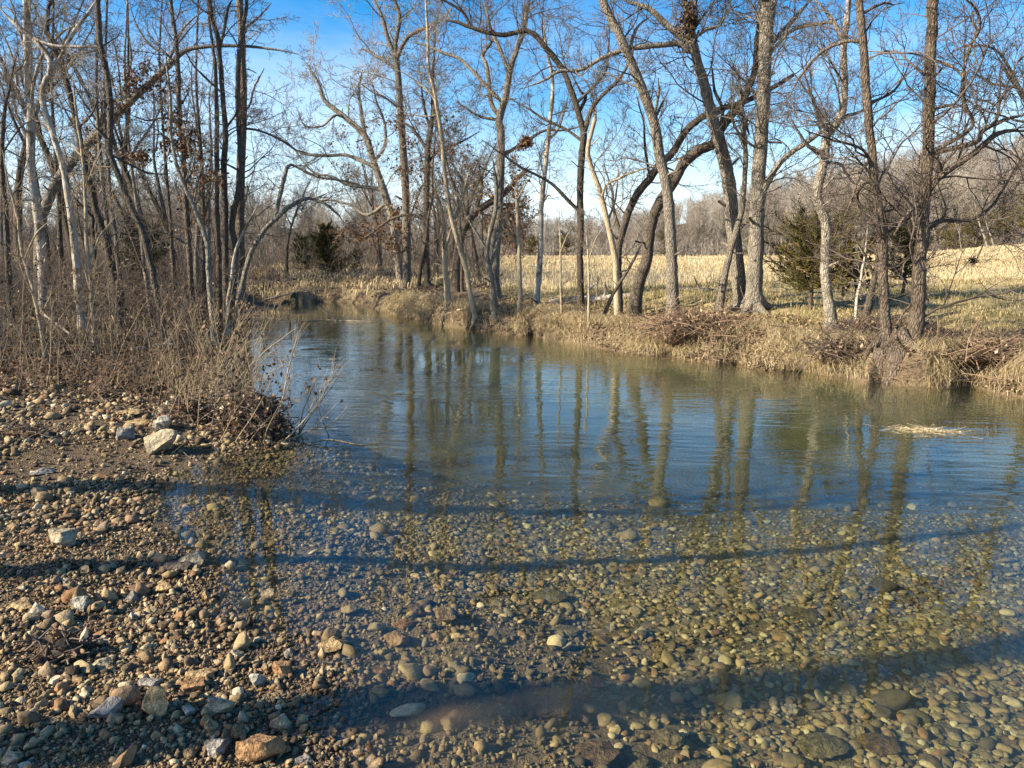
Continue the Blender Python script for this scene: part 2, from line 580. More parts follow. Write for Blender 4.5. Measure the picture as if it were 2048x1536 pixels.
def water_material():
    k = NT('creek water')
    p = k.pos()
    depth = k.attr('depth'); calm = k.attr('calm'); silt = k.attr('silt')
    w1 = k.n('ShaderNodeTexWave', wave_type='BANDS', bands_direction='Y', wave_profile='SIN')
    k.set(w1.inputs['Vector'], k.mapping(p, (1, 1, 1), (0, 0, radians(8))))
    w1.inputs['Scale'].default_value = 2.1; w1.inputs['Distortion'].default_value = 5.0; w1.inputs['Detail'].default_value = 2.0
    w1.inputs['Detail Scale'].default_value = .8; w1.inputs['Detail Roughness'].default_value = .5
    a = k.noise(3.4, 2, k.mapping(p, (.42, 1.5, 1), (0, 0, radians(-6))), .5, .5)
    b = k.noise(13, 2, k.mapping(p, (.55, 1.5, 1), (0, 0, radians(12))), .5, .3)
    h = k.math('ADD', k.math('MULTIPLY', w1.outputs['Fac'], .10), k.math('ADD', k.math('MULTIPLY', a, .75), k.math('MULTIPLY', b, .28)))
    patch = k.math('ADD', .12, k.math('MULTIPLY', k.ramp(k.noise(.55, 3, k.mapping(p, (.7, 1.3, 1))), [(.38, 0.0), (.62, 1.0)]), 1.1))
    h = k.math('MULTIPLY', k.math('MULTIPLY', h, calm), patch)
    nrm = k.bump(h, 1.0, RIPPLE)
    fr = k.n('ShaderNodeFresnel'); k.set(fr.inputs['IOR'], k.math('SUBTRACT', 1.333, k.math('MULTIPLY', k.n('ShaderNodeNewGeometry').outputs['Backfacing'], .583))); k.set(fr.inputs['Normal'], nrm)
    tr = k.n('ShaderNodeBsdfTransparent')
    k.set(tr.inputs['Color'], k.mix(depth, (.97, .96, .92), (.58, .64, .50)))
    df = k.n('ShaderNodeBsdfDiffuse')
    k.set(df.inputs['Color'], k.mix(silt, (.115, .14, .11), (.22, .14, .075)))
    body = k.n('ShaderNodeMixShader')
    k.set(body.inputs[0], k.math('ADD', k.math('MULTIPLY', k.math('POWER', depth, 2.0), .19), k.math('MULTIPLY', silt, .30)))
    k.t.links.new(tr.outputs[0], body.inputs[1]); k.t.links.new(df.outputs[0], body.inputs[2])
    gl = k.n('ShaderNodeBsdfGlossy'); gl.inputs['Roughness'].default_value = .015; k.set(gl.inputs['Normal'], nrm)
    gl.inputs['Color'].default_value = (1, 1, 1, 1)
    mx = k.n('ShaderNodeMixShader'); k.set(mx.inputs[0], fr.outputs[0])
    k.t.links.new(body.outputs[0], mx.inputs[1]); k.t.links.new(gl.outputs[0], mx.inputs[2])
    k.t.links.new(mx.outputs[0], k.out.inputs[0])
    return k.m


RIPPLE = .0085
M['water'] = water_material()


# ------------------------------------------------------------------ light
SUN_ELEV, SUN_TRAVEL = radians(30), radians(20)      # light travels to the right and a little away from the camera
wd = bpy.data.worlds.new('World'); SC.world = wd
wd.use_nodes = True
nt = wd.node_tree
for n_ in list(nt.nodes): nt.nodes.remove(n_)


def wn(kind, **kw):
    n_ = nt.nodes.new(kind)
    for a_, b_ in kw.items(): setattr(n_, a_, b_)
    return n_


sky = wn('ShaderNodeTexSky', sky_type='NISHITA', sun_disc=False)
sky.sun_elevation = SUN_ELEV
sky.sun_rotation = radians(270) - SUN_TRAVEL
sky.air_density = 1.0; sky.dust_density = 1.2; sky.ozone_density = 3.0
tc = wn('ShaderNodeTexCoord')
mp = wn('ShaderNodeMapping'); mp.inputs['Scale'].default_value = (1.0, 1.0, 2.6); mp.inputs['Location'].default_value = (.35, .2, .1)
nt.links.new(tc.outputs['Generated'], mp.inputs[0])
c1 = wn('ShaderNodeTexNoise'); c1.inputs['Scale'].default_value = 2.6; c1.inputs['Detail'].default_value = 6; c1.inputs['Roughness'].default_value = .62; c1.inputs['Distortion'].default_value = .6
nt.links.new(mp.outputs[0], c1.inputs['Vector'])
cr = wn('ShaderNodeValToRGB'); cr.color_ramp.elements[0].position = .40; cr.color_ramp.elements[1].position = .72
nt.links.new(c1.outputs['Fac'], cr.inputs[0])
sx = wn('ShaderNodeSeparateXYZ'); nt.links.new(tc.outputs['Generated'], sx.inputs[0])
hz = wn('ShaderNodeMapRange'); hz.inputs['From Min'].default_value = .0; hz.inputs['From Max'].default_value = .30; hz.inputs['To Min'].default_value = 1.0; hz.inputs['To Max'].default_value = .05
nt.links.new(sx.outputs[2], hz.inputs['Value'])
ml = wn('ShaderNodeMath', operation='MULTIPLY'); nt.links.new(cr.outputs[0], ml.inputs[0]); nt.links.new(hz.outputs[0], ml.inputs[1])
hs = wn('ShaderNodeHueSaturation'); hs.inputs['Saturation'].default_value = 1.5; hs.inputs['Value'].default_value = 1.0
nt.links.new(sky.outputs[0], hs.inputs['Color'])
mc = wn('ShaderNodeMix', data_type='RGBA'); mc.inputs[7].default_value = (5.6, 6.3, 7.0, 1)
lowhz = wn('ShaderNodeMapRange', interpolation_type='SMOOTHSTEP'); lowhz.inputs['From Min'].default_value = .0; lowhz.inputs['From Max'].default_value = .22; lowhz.inputs['To Min'].default_value = .66; lowhz.inputs['To Max'].default_value = 0
nt.links.new(sx.outputs[2], lowhz.inputs['Value'])
mxm = wn('ShaderNodeMath', operation='MAXIMUM'); nt.links.new(ml.outputs[0], mxm.inputs[0]); nt.links.new(lowhz.outputs[0], mxm.inputs[1])
nt.links.new(mxm.outputs[0], mc.inputs[0]); nt.links.new(hs.outputs[0], mc.inputs[6])
bg = wn('ShaderNodeBackground'); bg.inputs['Strength'].default_value = .092
nt.links.new(mc.outputs[2], bg.inputs['Color'])
wo = wn('ShaderNodeOutputWorld'); nt.links.new(bg.outputs[0], wo.inputs[0])

sd = bpy.data.lights.new('sun', 'SUN'); sd.energy = 5.0; sd.angle = radians(.53); sd.color = (1.0, .88, .68)
so = bpy.data.objects.new('sun', sd); COL.objects.link(so)
ld = np.array([cos(SUN_ELEV) * cos(SUN_TRAVEL), cos(SUN_ELEV) * sin(SUN_TRAVEL), -sin(SUN_ELEV)])
from mathutils import Vector
so.rotation_euler = Vector(ld).to_track_quat('-Z', 'Y').to_euler()

SC.view_settings.view_transform = 'Standard'
SC.view_settings.look = 'None'
SC.view_settings.exposure = 1.4
SC.view_settings.gamma = 1.0
SC.cycles.max_bounces = 8
SC.cycles.diffuse_bounces = 2
SC.cycles.glossy_bounces = 3
SC.cycles.transparent_max_bounces = 12
SC.cycles.sample_clamp_indirect = 4


# ------------------------------------------------------------------ ground sheet
def axis(parts):
    out = []
    for a, b, s_ in parts:
        out += list(np.arange(a, b, s_))
    return np.array(out + [parts[-1][1]])


gx = np.concatenate([-np.geomspace(1800, 20.5, 70), axis([(-20, -9, .22), (-9, -5, .10), (-5, 7, .05), (7, 13, .10), (13, 30, .3)]), np.geomspace(30.5, 1800, 70)])
gy = np.concatenate([axis([(-60, -6, 3.0), (-6, 1, .35), (1, 6.5, .05), (6.5, 14, .07), (14, 27, .12), (27, 45, .4)]), np.geomspace(45.5, 2500, 120)])
XX, YY = np.meshgrid(gx, gy)
Z, D, RT, INS, DL, DR = terrain(XX.ravel(), YY.ravel(), True)
nx, ny = len(gx), len(gy)
ii = np.arange(nx * ny).reshape(ny, nx)
Q = np.stack([ii[:-1, :-1], ii[:-1, 1:], ii[1:, 1:], ii[1:, :-1]], -1).reshape(-1, 4)


def zones(x, y, d, right, ins):
    nz = fbm(x * .8, y * .8, 77)
    u = x / np.maximum(y, 1)
    left = ~right
    soilp = sstep(.02, .30, fbm(x * 1.1, y * 1.1, 131))
    grav = left * (1 - .8 * soilp) * sstep(9.2 + 1.5 * nz, 7.2 + 1.5 * nz, y) * sstep(7, 4.5, d)
    grass = right * sstep(.55, 1.4, d + .6 * nz) * sstep(-.02, .05, u + .03 * nz)
    straw = right * sstep(18.5, 20, y + 2.0 * nz) * sstep(1.5, 3.5, d) * sstep(-.03, .03, u + .02 * nz) * sstep(112, 100, y)
    wood = sstep(98, 106, y)
    bankfringe = right * (1 - sstep(.4, 1.2, d)) * .6 * sstep(-.15, .3, fbm(x * 1.7, y * 1.7, 23)) * sstep(.1, .3, d)
    straw = np.maximum(straw, bankfringe)
    straw = straw * (1 - .5 * sstep(.12, .45, fbm(x * .16, y * .16, 143)) * sstep(15, 25, y))
    return np.stack([grav, grass * (1 - wood), straw * (1 - wood), np.ones_like(grav)], -1)


zc = zones(XX.ravel(), YY.ravel(), D, RT, INS)
bedm = np.where(RT, np.where(INS, 1.0, 0.0), sstep(.0, -.06, Z))
me = mesh_np('ground', np.stack([XX.ravel(), YY.ravel(), Z], -1), [Q], M['ground'], {'zone': zc, 'bed': bedm, 'silty': sstep(2.0, .7, DL + .5 * fbm(XX.ravel() * 1.5, YY.ravel() * 1.5, 6)) * INS, 'mud': sstep(5.2, 8.2, YY.ravel() + .8 * fbm(XX.ravel(), YY.ravel(), 66)) * INS})
link('ground', me, kind='structure')

# ------------------------------------------------------------------ water sheet
wx = np.arange(-7, 24.01, .15); wy = np.arange(-8, 27.01, .15)
WX, WY = np.meshgrid(wx, wy)
wz, wd_, wr_, wi_, wdl, wdr = terrain(WX.ravel(), WY.ravel(), True)
dep = np.clip(-wz / .85, 0, 1)
dep = 1 - np.exp(-2.2 * dep)
calm = .12 + .88 * sstep(3.0, 6.0, WY.ravel() + .5 * fbm(WX.ravel(), WY.ravel(), 4)) * sstep(0, 1.4, wdl)
calm = np.where(WY.ravel() > 15, calm * (1 - .45 * sstep(15, 21, WY.ravel())), calm)
sl = np.exp(-(((WX.ravel() + .22) / .5) ** 2 + ((WY.ravel() - 2.66) / .28) ** 2)) * (.6 + 1.2 * fbm(WX.ravel() * 4, WY.ravel() * 4, 8)) + .12 * sstep(.9, .1, wdl)
nwx, nwy = len(wx), len(wy)
jj = np.arange(nwx * nwy).reshape(nwy, nwx)
WQ = np.stack([jj[:-1, :-1], jj[:-1, 1:], jj[1:, 1:], jj[1:, :-1]], -1).reshape(-1, 4)
near = (WX.ravel() > -20) & (wi_ | (wd_ < .5))
keep = near[WQ].any(1)
WV = np.stack([WX.ravel(), WY.ravel(), np.zeros(WX.size)], -1)
me = mesh_np('creek_water', WV, [WQ[keep]], M['water'], {'depth': dep, 'calm': calm, 'silt': np.clip(sl, 0, 1)})
link('creek_water', me, kind='structure')


# ------------------------------------------------------------------ branching
def resample(pts, rad, k=5):
    """Catmull-Rom through the points"""
    pts = np.asarray(pts, float); rad = np.asarray(rad, float)
    p = np.concatenate([2 * pts[:1] - pts[1:2], pts, 2 * pts[-1:] - pts[-2:-1]])
    out, ro = [], []
    for i in range(1, len(p) - 2):
        for t in np.arange(k) / k:
            a, b, c, d = p[i - 1], p[i], p[i + 1], p[i + 2]
            out.append(.5 * ((2 * b) + (c - a) * t + (2 * a - 5 * b + 4 * c - d) * t * t + (3 * b - a - 3 * c + d) * t ** 3))
            ro.append(rad[i - 1] * (1 - t) + rad[i] * t)
    out.append(pts[-1]); ro.append(rad[-1])
    return np.array(out), np.array(ro)


def grow(p0, d0, L, r0, n, wob, up, tip=.25, rmin=.002):
    m = len(p0)
    pts = np.empty((m, n + 1, 3)); pts[:, 0] = p0
    d = norm(d0)
    step = (L / n)[:, None]
    w = rng.normal(size=(m, 3)) * wob * .5
    for i in range(n):
        d = norm(d + rng.normal(size=(m, 3)) * wob + w * .5 + np.array([0, 0, up]))
        pts[:, i + 1] = pts[:, i] + d * step
    rad = np.maximum(r0[:, None] * np.linspace(1, tip, n + 1)[None], rmin)
    return pts, rad


def spawn(pts, rad, k, tmin, tmax, ang, L, ratio, rmax):
    """k children on each of the parents; L are the parents' lengths"""
    m, n, _ = pts.shape
    t = (tmin + (tmax - tmin) * (np.arange(k)[None] + rng.uniform(0, 1, (m, k))) / k).ravel()
    par = np.repeat(np.arange(m), k)
    f = t * (n - 1); i = np.minimum(f.astype(int), n - 2); f = f - i
    a, b = pts[par, i], pts[par, i + 1]
    p = a + (b - a) * f[:, None]
    tan = norm(b - a)
    r = rad[par, i] * (1 - f) + rad[par, i + 1] * f
    q = norm(np.cross(tan, rng.normal(size=tan.shape)))
    an = (ang * rng.uniform(.65, 1.35, len(p)))[:, None]
    d = np.cos(an) * tan + np.sin(an) * q
    LL = L[par] * ratio * rng.uniform(.6, 1.3, len(p)) * (1.1 - .55 * t)
    return p, d, LL, np.minimum(r * .75, rmax)


def crown(src, dens, tlen, rmin, up=.05, lv4=True, tmin=0.0, wob=.22, lim=400, mult=1.0):
    """src: list of (pts, rad, tmin). returns branches [(pts,rad)], twigs [(pts,rad)]"""
    P0, D0, L0, R0 = [], [], [], []
    for pts, rad, tm in src:
        seg = np.linalg.norm(np.diff(pts, axis=0), axis=1)
        ln = seg.sum()
        k = max(1, int(dens * ln * (1 - tm)))
        p, d, _, r = spawn(pts[None], rad[None], k, tm, 1.0, 1.0, np.array([1.0]), 1, 9)
        # side shoots lean upward more often than down
        d = norm(d + np.array([0, 0, .25]))
        ll = tlen * rng.uniform(.45, 1.4, k) * (.75 + .4 * np.clip(r / .05, 0, 1))
        P0.append(p); D0.append(d); L0.append(ll); R0.append(np.minimum(r * .6, .0045 + .0075 * ll))
    P0, D0, L0, R0 = [np.concatenate(a) for a in (P0, D0, L0, R0)]
    if len(P0) > lim:
        s_ = rng.choice(len(P0), lim, False); P0, D0, L0, R0 = P0[s_], D0[s_], L0[s_], R0[s_]
    b1, r1 = grow(P0, D0, L0, R0, 7, wob, up, .3, rmin * 1.3)
    p, d, l, r = spawn(b1, r1, int(6 * mult), .15, 1.0, .85, L0, .55, .012)
    b2, r2 = grow(p, d, l, r, 5, wob, up, .35, rmin * 1.1)
    p, d, l3, r = spawn(b2, r2, int(5 * mult), .15, 1.0, .8, l, .55, .006)
    b3, r3 = grow(p, d, l3, np.maximum(r, rmin), 4, wob * .9, up, .5, rmin)
    tw = [(b2, r2), (b3, r3)]
    if lv4:
        p, d, l4, r = spawn(b3, r3, 3, .2, 1.0, .75, l3, .6, .004)
        b4, r4 = grow(p, d, l4, np.maximum(r * .8, rmin * .8), 3, wob * .9, up, .6, rmin * .8)
        tw.append((b4, r4))
    return (b1, r1), tw


NAMES = {}


def px_path(path, Y, drift, w0):
    """pixel polyline -> world points at depth Y (+ smooth drift in depth)"""
    out, rr = [], []
    n = len(path)
    for i, (px, py, w) in enumerate(path):
        y = Y + drift * i / max(1, n - 1)
        out.append(P(px, py, y)); rr.append(w * .5 * y / F_PX)
    return np.array(out), np.array(rr)


LEAF_REQ = []


def traced(label, trunk, limbs=(), bk='bark_grey', tw='twig_grey', Y=None, dens=3.0, tlen=1.0, tmin=.3, ext=3.0, cat='tree', name='tree',
           group=None, leaf=(), flare=1.5, up=.05, lim=260, mult=1.0, lv4=True, root=None, wob=.22, sides=12):
    b0 = trunk[0]
    if Y is None:
        base = hit(b0[0], b0[1]); Y = base[1]
    else:
        a_, _ = ray(b0[0], b0[1]); base = np.array([a_ * Y, Y, tz(a_ * Y, Y)])
    q_ = terrain(base[:1], base[1:2], True)
    if q_[3][0] or q_[1][0] < .12 or q_[0][0] < .06:
        y_ = b0[1]
        for _ in range(40):
            base = hit(b0[0], y_); q_ = terrain(base[:1], base[1:2], True)
            if not q_[3][0] and q_[1][0] > .15: break
            y_ -= 2
        Y = base[1]
    dr = rng.uniform(-.25, .25)
    pts, rad = px_path(trunk[1:], Y, dr, 0)
    r0 = b0[2] * .5 * Y / F_PX
    low = base + np.array([0, 0, -.12 if not root else -.5])
    pts = np.concatenate([[low, base + (pts[0] - base) * .12], pts]); rad = np.concatenate([[r0 * flare, r0 * (1 + (flare - 1) * .35)], rad])
    if ext == 0: rad[-1] *= .3
    pts, rad = resample(pts, rad, 6)
    if trunk[-1][1] <= 12 and ext > 0:
        d = norm(pts[-1] - pts[-8])
        m = 10
        e = [pts[-1]]; dd = d
        for i in range(m):
            dd = norm(dd + rng.normal(size=3) * .10 + np.array([0, 0, .06]))
            e.append(e[-1] + dd * ext / m)
        pts = np.concatenate([pts, e[1:]]); rad = np.concatenate([rad, rad[-1] * np.linspace(1, .18, m + 1)[1:]])
    n = len(pts)
    # natural irregularity along the stem
    jt = np.cumsum(rng.normal(size=(n, 3)) * .004, 0); jt[:, 2] = 0
    jt -= np.linspace(0, 1, n)[:, None] * jt[-1]
    pts = pts + jt * min(1, Y / 10)
    rad = rad * (1 + rng.normal(size=n) * .035)
    rmin = max(.0021, Y * .00021)
    t = thing(name, label, cat, tuple(base), 0, group)
    mb = Mesh(); mb.tubes(pts, np.maximum(rad, rmin), sides)
    ns = int(3 + 5 * min(1, r0 / .1))
    p_, d_, _, r_ = spawn(pts[None], rad[None], ns, .15, .8, 1.2, np.array([1.0]), 1, 9)
    q_, s_ = grow(p_, d_, rng.uniform(.06, .30, ns) + r_, r_ * rng.uniform(.2, .42, ns), 4, .12, .02, .75, .004)
    mb.tubes(q_, s_, 6); link('trunk', mb.mesh('trunk', M[bk], local=base), t)
    if root:
        for a_ in rng.uniform(0, .5) + np.arange(root) * 2 * pi / root:
            e_ = base + np.array([cos(a_), sin(a_), 0]) * r0 * rng.uniform(2.6, 4.5); e_[2] = tz(e_[0], e_[1]) - .06
            if e_[2] < -.05: continue
            m_ = base + (e_ - base) * .45; m_[2] = max(tz(m_[0], m_[1]), base[2]) + r0 * .35
            p_, q_ = resample(np.array([base + [0, 0, r0 * 2.2], base + (m_ - base) * .5 + [0, 0, r0 * .7], m_, e_]), r0 * np.array([.55, .5, .36, .16]), 5)
            rm = Mesh(); rm.tubes(p_, q_, 8); link('root', rm.mesh('root', M[bk], local=base), t)
    src = [(pts, rad, tmin)]
    for lb in limbs:
        p, r = px_path(lb, Y + dr * .5, rng.uniform(-.9, .9) * (.5 if len(lb) < 5 else 1.0), 0)
        # start the limb on the trunk's axis
        q = pts[np.argmin(np.linalg.norm(pts - p[0], axis=1))]
        if np.linalg.norm(q - p[0]) < .6:
            sh = q[1] - p[0][1]
            sc_ = 1 + sh / p[0][1]
            p[0] = q
        r[-1] *= .5
        p, r = resample(p, r, 5)
        if lb[-1][1] <= 10 or lb[-1][0] <= 5 or lb[-1][0] >= 2042:
            d = norm(p[-1] - p[-5]); e = [p[-1]]
            for i in range(6):
                d = norm(d + rng.normal(size=3) * .16 + np.array([0, 0, .05])); e.append(e[-1] + d * .3)
            p = np.concatenate([p, e[1:]]); r = np.concatenate([r, r[-1] * np.linspace(1, .2, 7)[1:]])
        m = len(p)
        p = p + np.cumsum(rng.normal(size=(m, 3)) * .006, 0) * np.linspace(0, 1, m)[:, None]
        mb = Mesh(); mb.tubes(p, np.maximum(r * (1 + rng.normal(size=m) * .05), rmin), 8); link('limb', mb.mesh('limb', M[bk], local=base), t)
        src.append((p, r, .12))
    (b1, r1), tws = crown(src, dens * 1.12, tlen, rmin * .85, up, lv4, lim=lim, mult=mult, wob=wob)
    mb = Mesh(); mb.tubes(b1, r1, 5, rng.uniform(0, 1, len(b1)))
    o = link('branches', mb.mesh('branches', M[tw], local=base), t); o['kind'] = 'stuff'
    mb = Mesh()
    for b, r in tws: mb.tubes(b, r, 3, rng.uniform(0, 1, len(b)))
    o = link('twigs', mb.mesh('twigs', M[tw], local=base), t); o['kind'] = 'stuff'
    if leaf:
        ends = np.concatenate([b[:, -1] for b, _ in tws] + [b[:, b.shape[1] // 2] for b, _ in tws])
        ex, ey = proj(ends)
        pos = []
        for (cx, cy, rx, ry, num) in leaf:
            m = ((ex - cx) / (rx * 1.35)) ** 2 + ((ey - cy) / (ry * 1.35)) ** 2 < rng.uniform(.1, 1.3, len(ex))
            c = ends[m]
            if len(c) == 0: continue
            c = c[rng.integers(0, len(c), num)] + rng.normal(size=(num, 3)) * .04
            pos.append(c)
        if pos:
            pos = np.concatenate(pos)
            lm = Mesh(); lm.leaves(pos, rng.uniform(.05, .09, len(pos)) * (1 if Y < 18 else 1.35), rng.uniform(0, 1, len(pos)), 0, .3)
            o = link('dry_leaves', lm.mesh('dry_leaves', M['leaf_brown'], local=base), t); o['kind'] = 'stuff'
    return t


# ------------------------------------------------------------------ trees on the right bank
traced('thick pale tree leaning left, just beside the tallest straight trunk on the right bank',
       [(1484, 614, 30), (1478, 570, 28), (1466, 450, 27), (1459, 370, 26), (1447, 308, 25), (1427, 239, 22), (1410, 171, 20), (1392, 113, 18), (1382, 62, 15), (1374, 17, 12), (1370, 0, 10)],
       [[(1390, 108, 15), (1360, 88, 12), (1334, 88, 11), (1300, 91, 10), (1252, 96, 9), (1207, 113, 8), (1163, 137, 7), (1122, 138, 6), (1087, 157, 5), (1043, 178, 3)],
        [(1385, 90, 13), (1362, 72, 13), (1334, 51, 12), (1300, 17, 11), (1262, 2, 10)],
        [(1395, 80, 7), (1412, 60, 6), (1440, 50, 5), (1455, 20, 4), (1480, 8, 3)],
        [(1384, 70, 6), (1400, 40, 5), (1428, 5, 4)]],
       'bark_pale', 'twig_grey', dens=3.2, tlen=1.1, tmin=.5, root=5)
traced('tallest straight thick pale trunk on the right bank, with furrowed bark',
       [(1506, 626, 40), (1509, 580, 34), (1512, 523, 31), (1516, 430, 29), (1519, 342, 27), (1525, 250, 26), (1529, 171, 25), (1534, 68, 26), (1536, 20, 27), (1538, 4, 26)],
       [[(1534, 60, 14), (1524, 30, 13), (1518, 2, 12)],
        [(1532, 393, 14), (1539, 359, 12), (1560, 325, 11), (1594, 297, 10), (1621, 277, 9), (1650, 256, 8)],
        [(1534, 100, 9), (1555, 75, 9), (1574, 55, 9), (1600, 25, 8), (1621, 2, 7)],
        [(1532, 120, 7), (1546, 100, 7), (1580, 62, 7), (1621, 48, 7), (1656, 44, 6), (1690, 62, 4)],
        [(1524, 300, 6), (1500, 290, 5), (1470, 270, 4), (1440, 275, 3)]],
       'bark_pale', 'twig_grey', dens=3.4, tlen=1.1, tmin=.3, ext=4, root=5)
traced('dark slender tree curving hard to the right low down, behind the pale leaning trunk',
       [(1268, 603, 26), (1277, 570, 24), (1293, 523, 23), (1301, 461, 21), (1317, 410, 20), (1350, 361, 20), (1368, 328, 20), (1399, 301, 19), (1427, 287, 18), (1450, 246, 17), (1478, 212, 15), (1495, 178, 14), (1509, 137, 12), (1515, 68, 10), (1522, 5, 8)],
       [[(1478, 212, 9), (1490, 240, 8), (1500, 270, 5)], [(1440, 265, 8), (1445, 220, 7), (1430, 180, 6), (1420, 120, 4)]],
       'bark_dark', 'twig_dark', Y=14.0, dens=3, tmin=.35)
traced('dark forked tree bending right behind the leaning grey trunk',
       [(1236, 600, 17), (1238, 560, 16), (1238, 496, 15), (1252, 444, 15), (1272, 393, 15), (1300, 357, 15), (1320, 328, 15), (1347, 304, 14), (1375, 260, 13), (1410, 232, 12), (1450, 215, 11), (1485, 205, 10), (1540, 178, 9), (1587, 150, 7)],
       [[(1238, 470, 7), (1226, 420, 6), (1222, 380, 5), (1208, 330, 4)], [(1300, 357, 6), (1290, 300, 5), (1284, 240, 4), (1270, 190, 3)]],
       'bark_dark', 'twig_dark', Y=14.5, dens=3, tmin=.3)
traced('grey furrowed trunk leaning left from the bank, standing right of the white fallen log',
       [(1346, 612, 24), (1345, 570, 23), (1342, 500, 22), (1341, 444, 22), (1334, 376, 21), (1320, 308, 20), (1308, 239, 19), (1282, 171, 18), (1255, 103, 17), (1231, 51, 16), (1204, 0, 14)],
       [[(1313, 235, 6), (1318, 190, 5), (1320, 158, 3)], [(1258, 112, 7), (1270, 60, 6), (1300, 30, 4)]],
       'bark_grey', 'twig_grey', Y=13.2, dens=2.8, tmin=.4)
traced('dark slim tree with a high arm arching far left over the creek',
       [(1161, 632, 15), (1163, 580, 14), (1163, 523, 13), (1163, 461, 13), (1163, 342, 13), (1168, 275, 13), (1160, 235, 12), (1142, 181, 11), (1122, 137, 11), (1094, 99, 11), (1074, 75, 10), (1050, 62, 9), (1009, 70, 9), (975, 65, 8), (941, 55, 7), (913, 44, 6), (889, 41, 4)],
       [[(1170, 265, 11), (1183, 219, 10), (1204, 191, 8), (1231, 164, 7), (1252, 133, 5), (1262, 90, 3)],
        [(1183, 219, 7), (1172, 195, 6), (1163, 185, 5), (1145, 150, 3)],
        [(1204, 191, 6), (1208, 150, 5), (1218, 110, 4), (1222, 50, 3)],
        [(941, 55, 6), (926, 25, 5), (900, 8, 5), (880, 0, 4)],
        [(1160, 420, 8), (1140, 405, 7), (1105, 370, 6), (1070, 350, 5), (1040, 335, 5), (1010, 312, 4), (960, 280, 3)],
        [(1163, 280, 6), (1130, 258, 5), (1090, 240, 5), (1060, 220, 4), (1020, 195, 3)]],
       'bark_dark', 'twig_dark', Y=15.5, dens=2.6, tmin=.45, ext=0)
traced('pale slim stem curving upward beside the dark slim tree',
       [(1237, 622, 13), (1233, 560, 12), (1231, 523, 12), (1214, 444, 11), (1197, 376, 10), (1180, 325, 9), (1177, 290, 9), (1190, 239, 7), (1192, 212, 4)],
       [[(1200, 400, 5), (1212, 370, 5), (1240, 355, 5), (1280, 340, 4), (1330, 330, 3)], [(1214, 440, 5), (1232, 395, 4), (1236, 330, 3)]],
       'bark_tan', 'twig_grey', Y=14.2, dens=2.4, tmin=.3, ext=0)
traced('thin upright tree with a white lower trunk in front of the golden field',
       [(1074, 596, 12), (1081, 523, 11), (1083, 450, 10), (1084, 410, 10), (1093, 325, 9), (1098, 256, 8), (1105, 164, 7), (1091, 85, 5), (1088, 30, 3)],
       [[(1098, 280, 5), (1115, 262, 5), (1128, 230, 4), (1138, 190, 3)], [(1084, 405, 5), (1095, 390, 4), (1104, 392, 2)]],
       'bark_white', 'twig_grey', Y=17, dens=2.4, tmin=.4, ext=0)
traced('tall grey forked tree with crossing high limbs, left of the field',
       [(991, 606, 21), (992, 560, 18), (992, 523, 17), (999, 410, 16), (1002, 273, 15), (999, 240, 15), (1012, 191, 13), (1019, 147, 12), (1033, 103, 10), (1047, 62, 9), (1055, 20, 8), (1058, 2, 7)],
       [[(998, 235, 10), (982, 205, 9), (975, 137, 8), (966, 110, 7), (985, 80, 5), (990, 40, 4)],
        [(1019, 147, 8), (1002, 103, 8), (987, 68, 7), (978, 41, 6), (971, 2, 5)],
        [(1000, 205, 7), (968, 168, 7), (941, 137, 7), (917, 116, 6), (886, 106, 6), (855, 92, 5), (821, 84, 3)],
        [(1003, 310, 8), (1025, 300, 7), (1060, 278, 6), (1090, 262, 5), (1130, 262, 4), (1180, 250, 3)],
        [(1000, 240, 6), (965, 235, 5), (940, 222, 4), (910, 200, 3)]],
       'bark_grey', 'twig_grey', Y=19, dens=2.6, tmin=.4,
       leaf=[(1000, 330, 60, 40, 260), (950, 340, 50, 40, 130), (1050, 340, 40, 40, 90)])
traced('straight grey tree at the creek bend, forked high above a broken stub',
       [(812, 598, 21), (813, 560, 17), (814, 523, 16), (812, 450, 16), (811, 376, 15), (804, 273, 14), (797, 171, 13), (792, 120, 12), (790, 85, 9), (799, 34, 8), (790, 2, 7)],
       [[(791, 115, 9), (776, 79, 8), (763, 34, 7), (746, 2, 6)],
        [(792, 118, 9), (803, 94, 8), (817, 72, 8), (841, 58, 7), (876, 41, 6), (903, 14, 5)],
        [(791, 142, 7), (770, 122, 6), (752, 113, 6), (735, 102, 5), (718, 99, 4)],
        [(800, 220, 5), (770, 195, 4), (740, 180, 3), (700, 150, 2)]],
       'bark_grey', 'twig_pale', Y=24.6, dens=2.0, tlen=1.5, tmin=.35)
traced('big pale tree leaning left over the creek bend, limbs reaching across the water',
       [(803, 596, 16), (797, 540, 15), (787, 461, 14), (770, 393, 14), (746, 325, 13), (729, 273, 12), (691, 236, 10), (650, 202, 8), (636, 165, 6), (612, 125, 4)],
       [[(729, 273, 8), (722, 220, 7), (718, 180, 6), (726, 140, 4)],
        [(752, 340, 8), (720, 320, 7), (690, 310, 6), (650, 312, 6), (600, 305, 5), (560, 275, 4)],
        [(765, 385, 8), (740, 375, 7), (700, 370, 6), (660, 352, 5), (620, 340, 4), (580, 290, 3)],
        [(775, 410, 7), (735, 430, 6), (700, 410, 5), (650, 400, 4), (612, 420, 3)],
        [(746, 325, 7), (770, 290, 6), (768, 240, 5), (752, 200, 4), (744, 160, 3)],
        [(691, 236, 6), (670, 230, 5), (645, 250, 4), (610, 250, 3), (590, 210, 2)]],
       'bark_pale', 'twig_pale', Y=26, dens=2.6, tlen=1.5, tmin=.3, ext=0,
       leaf=[(740, 300, 60, 60, 200), (770, 470, 90, 40, 300)])
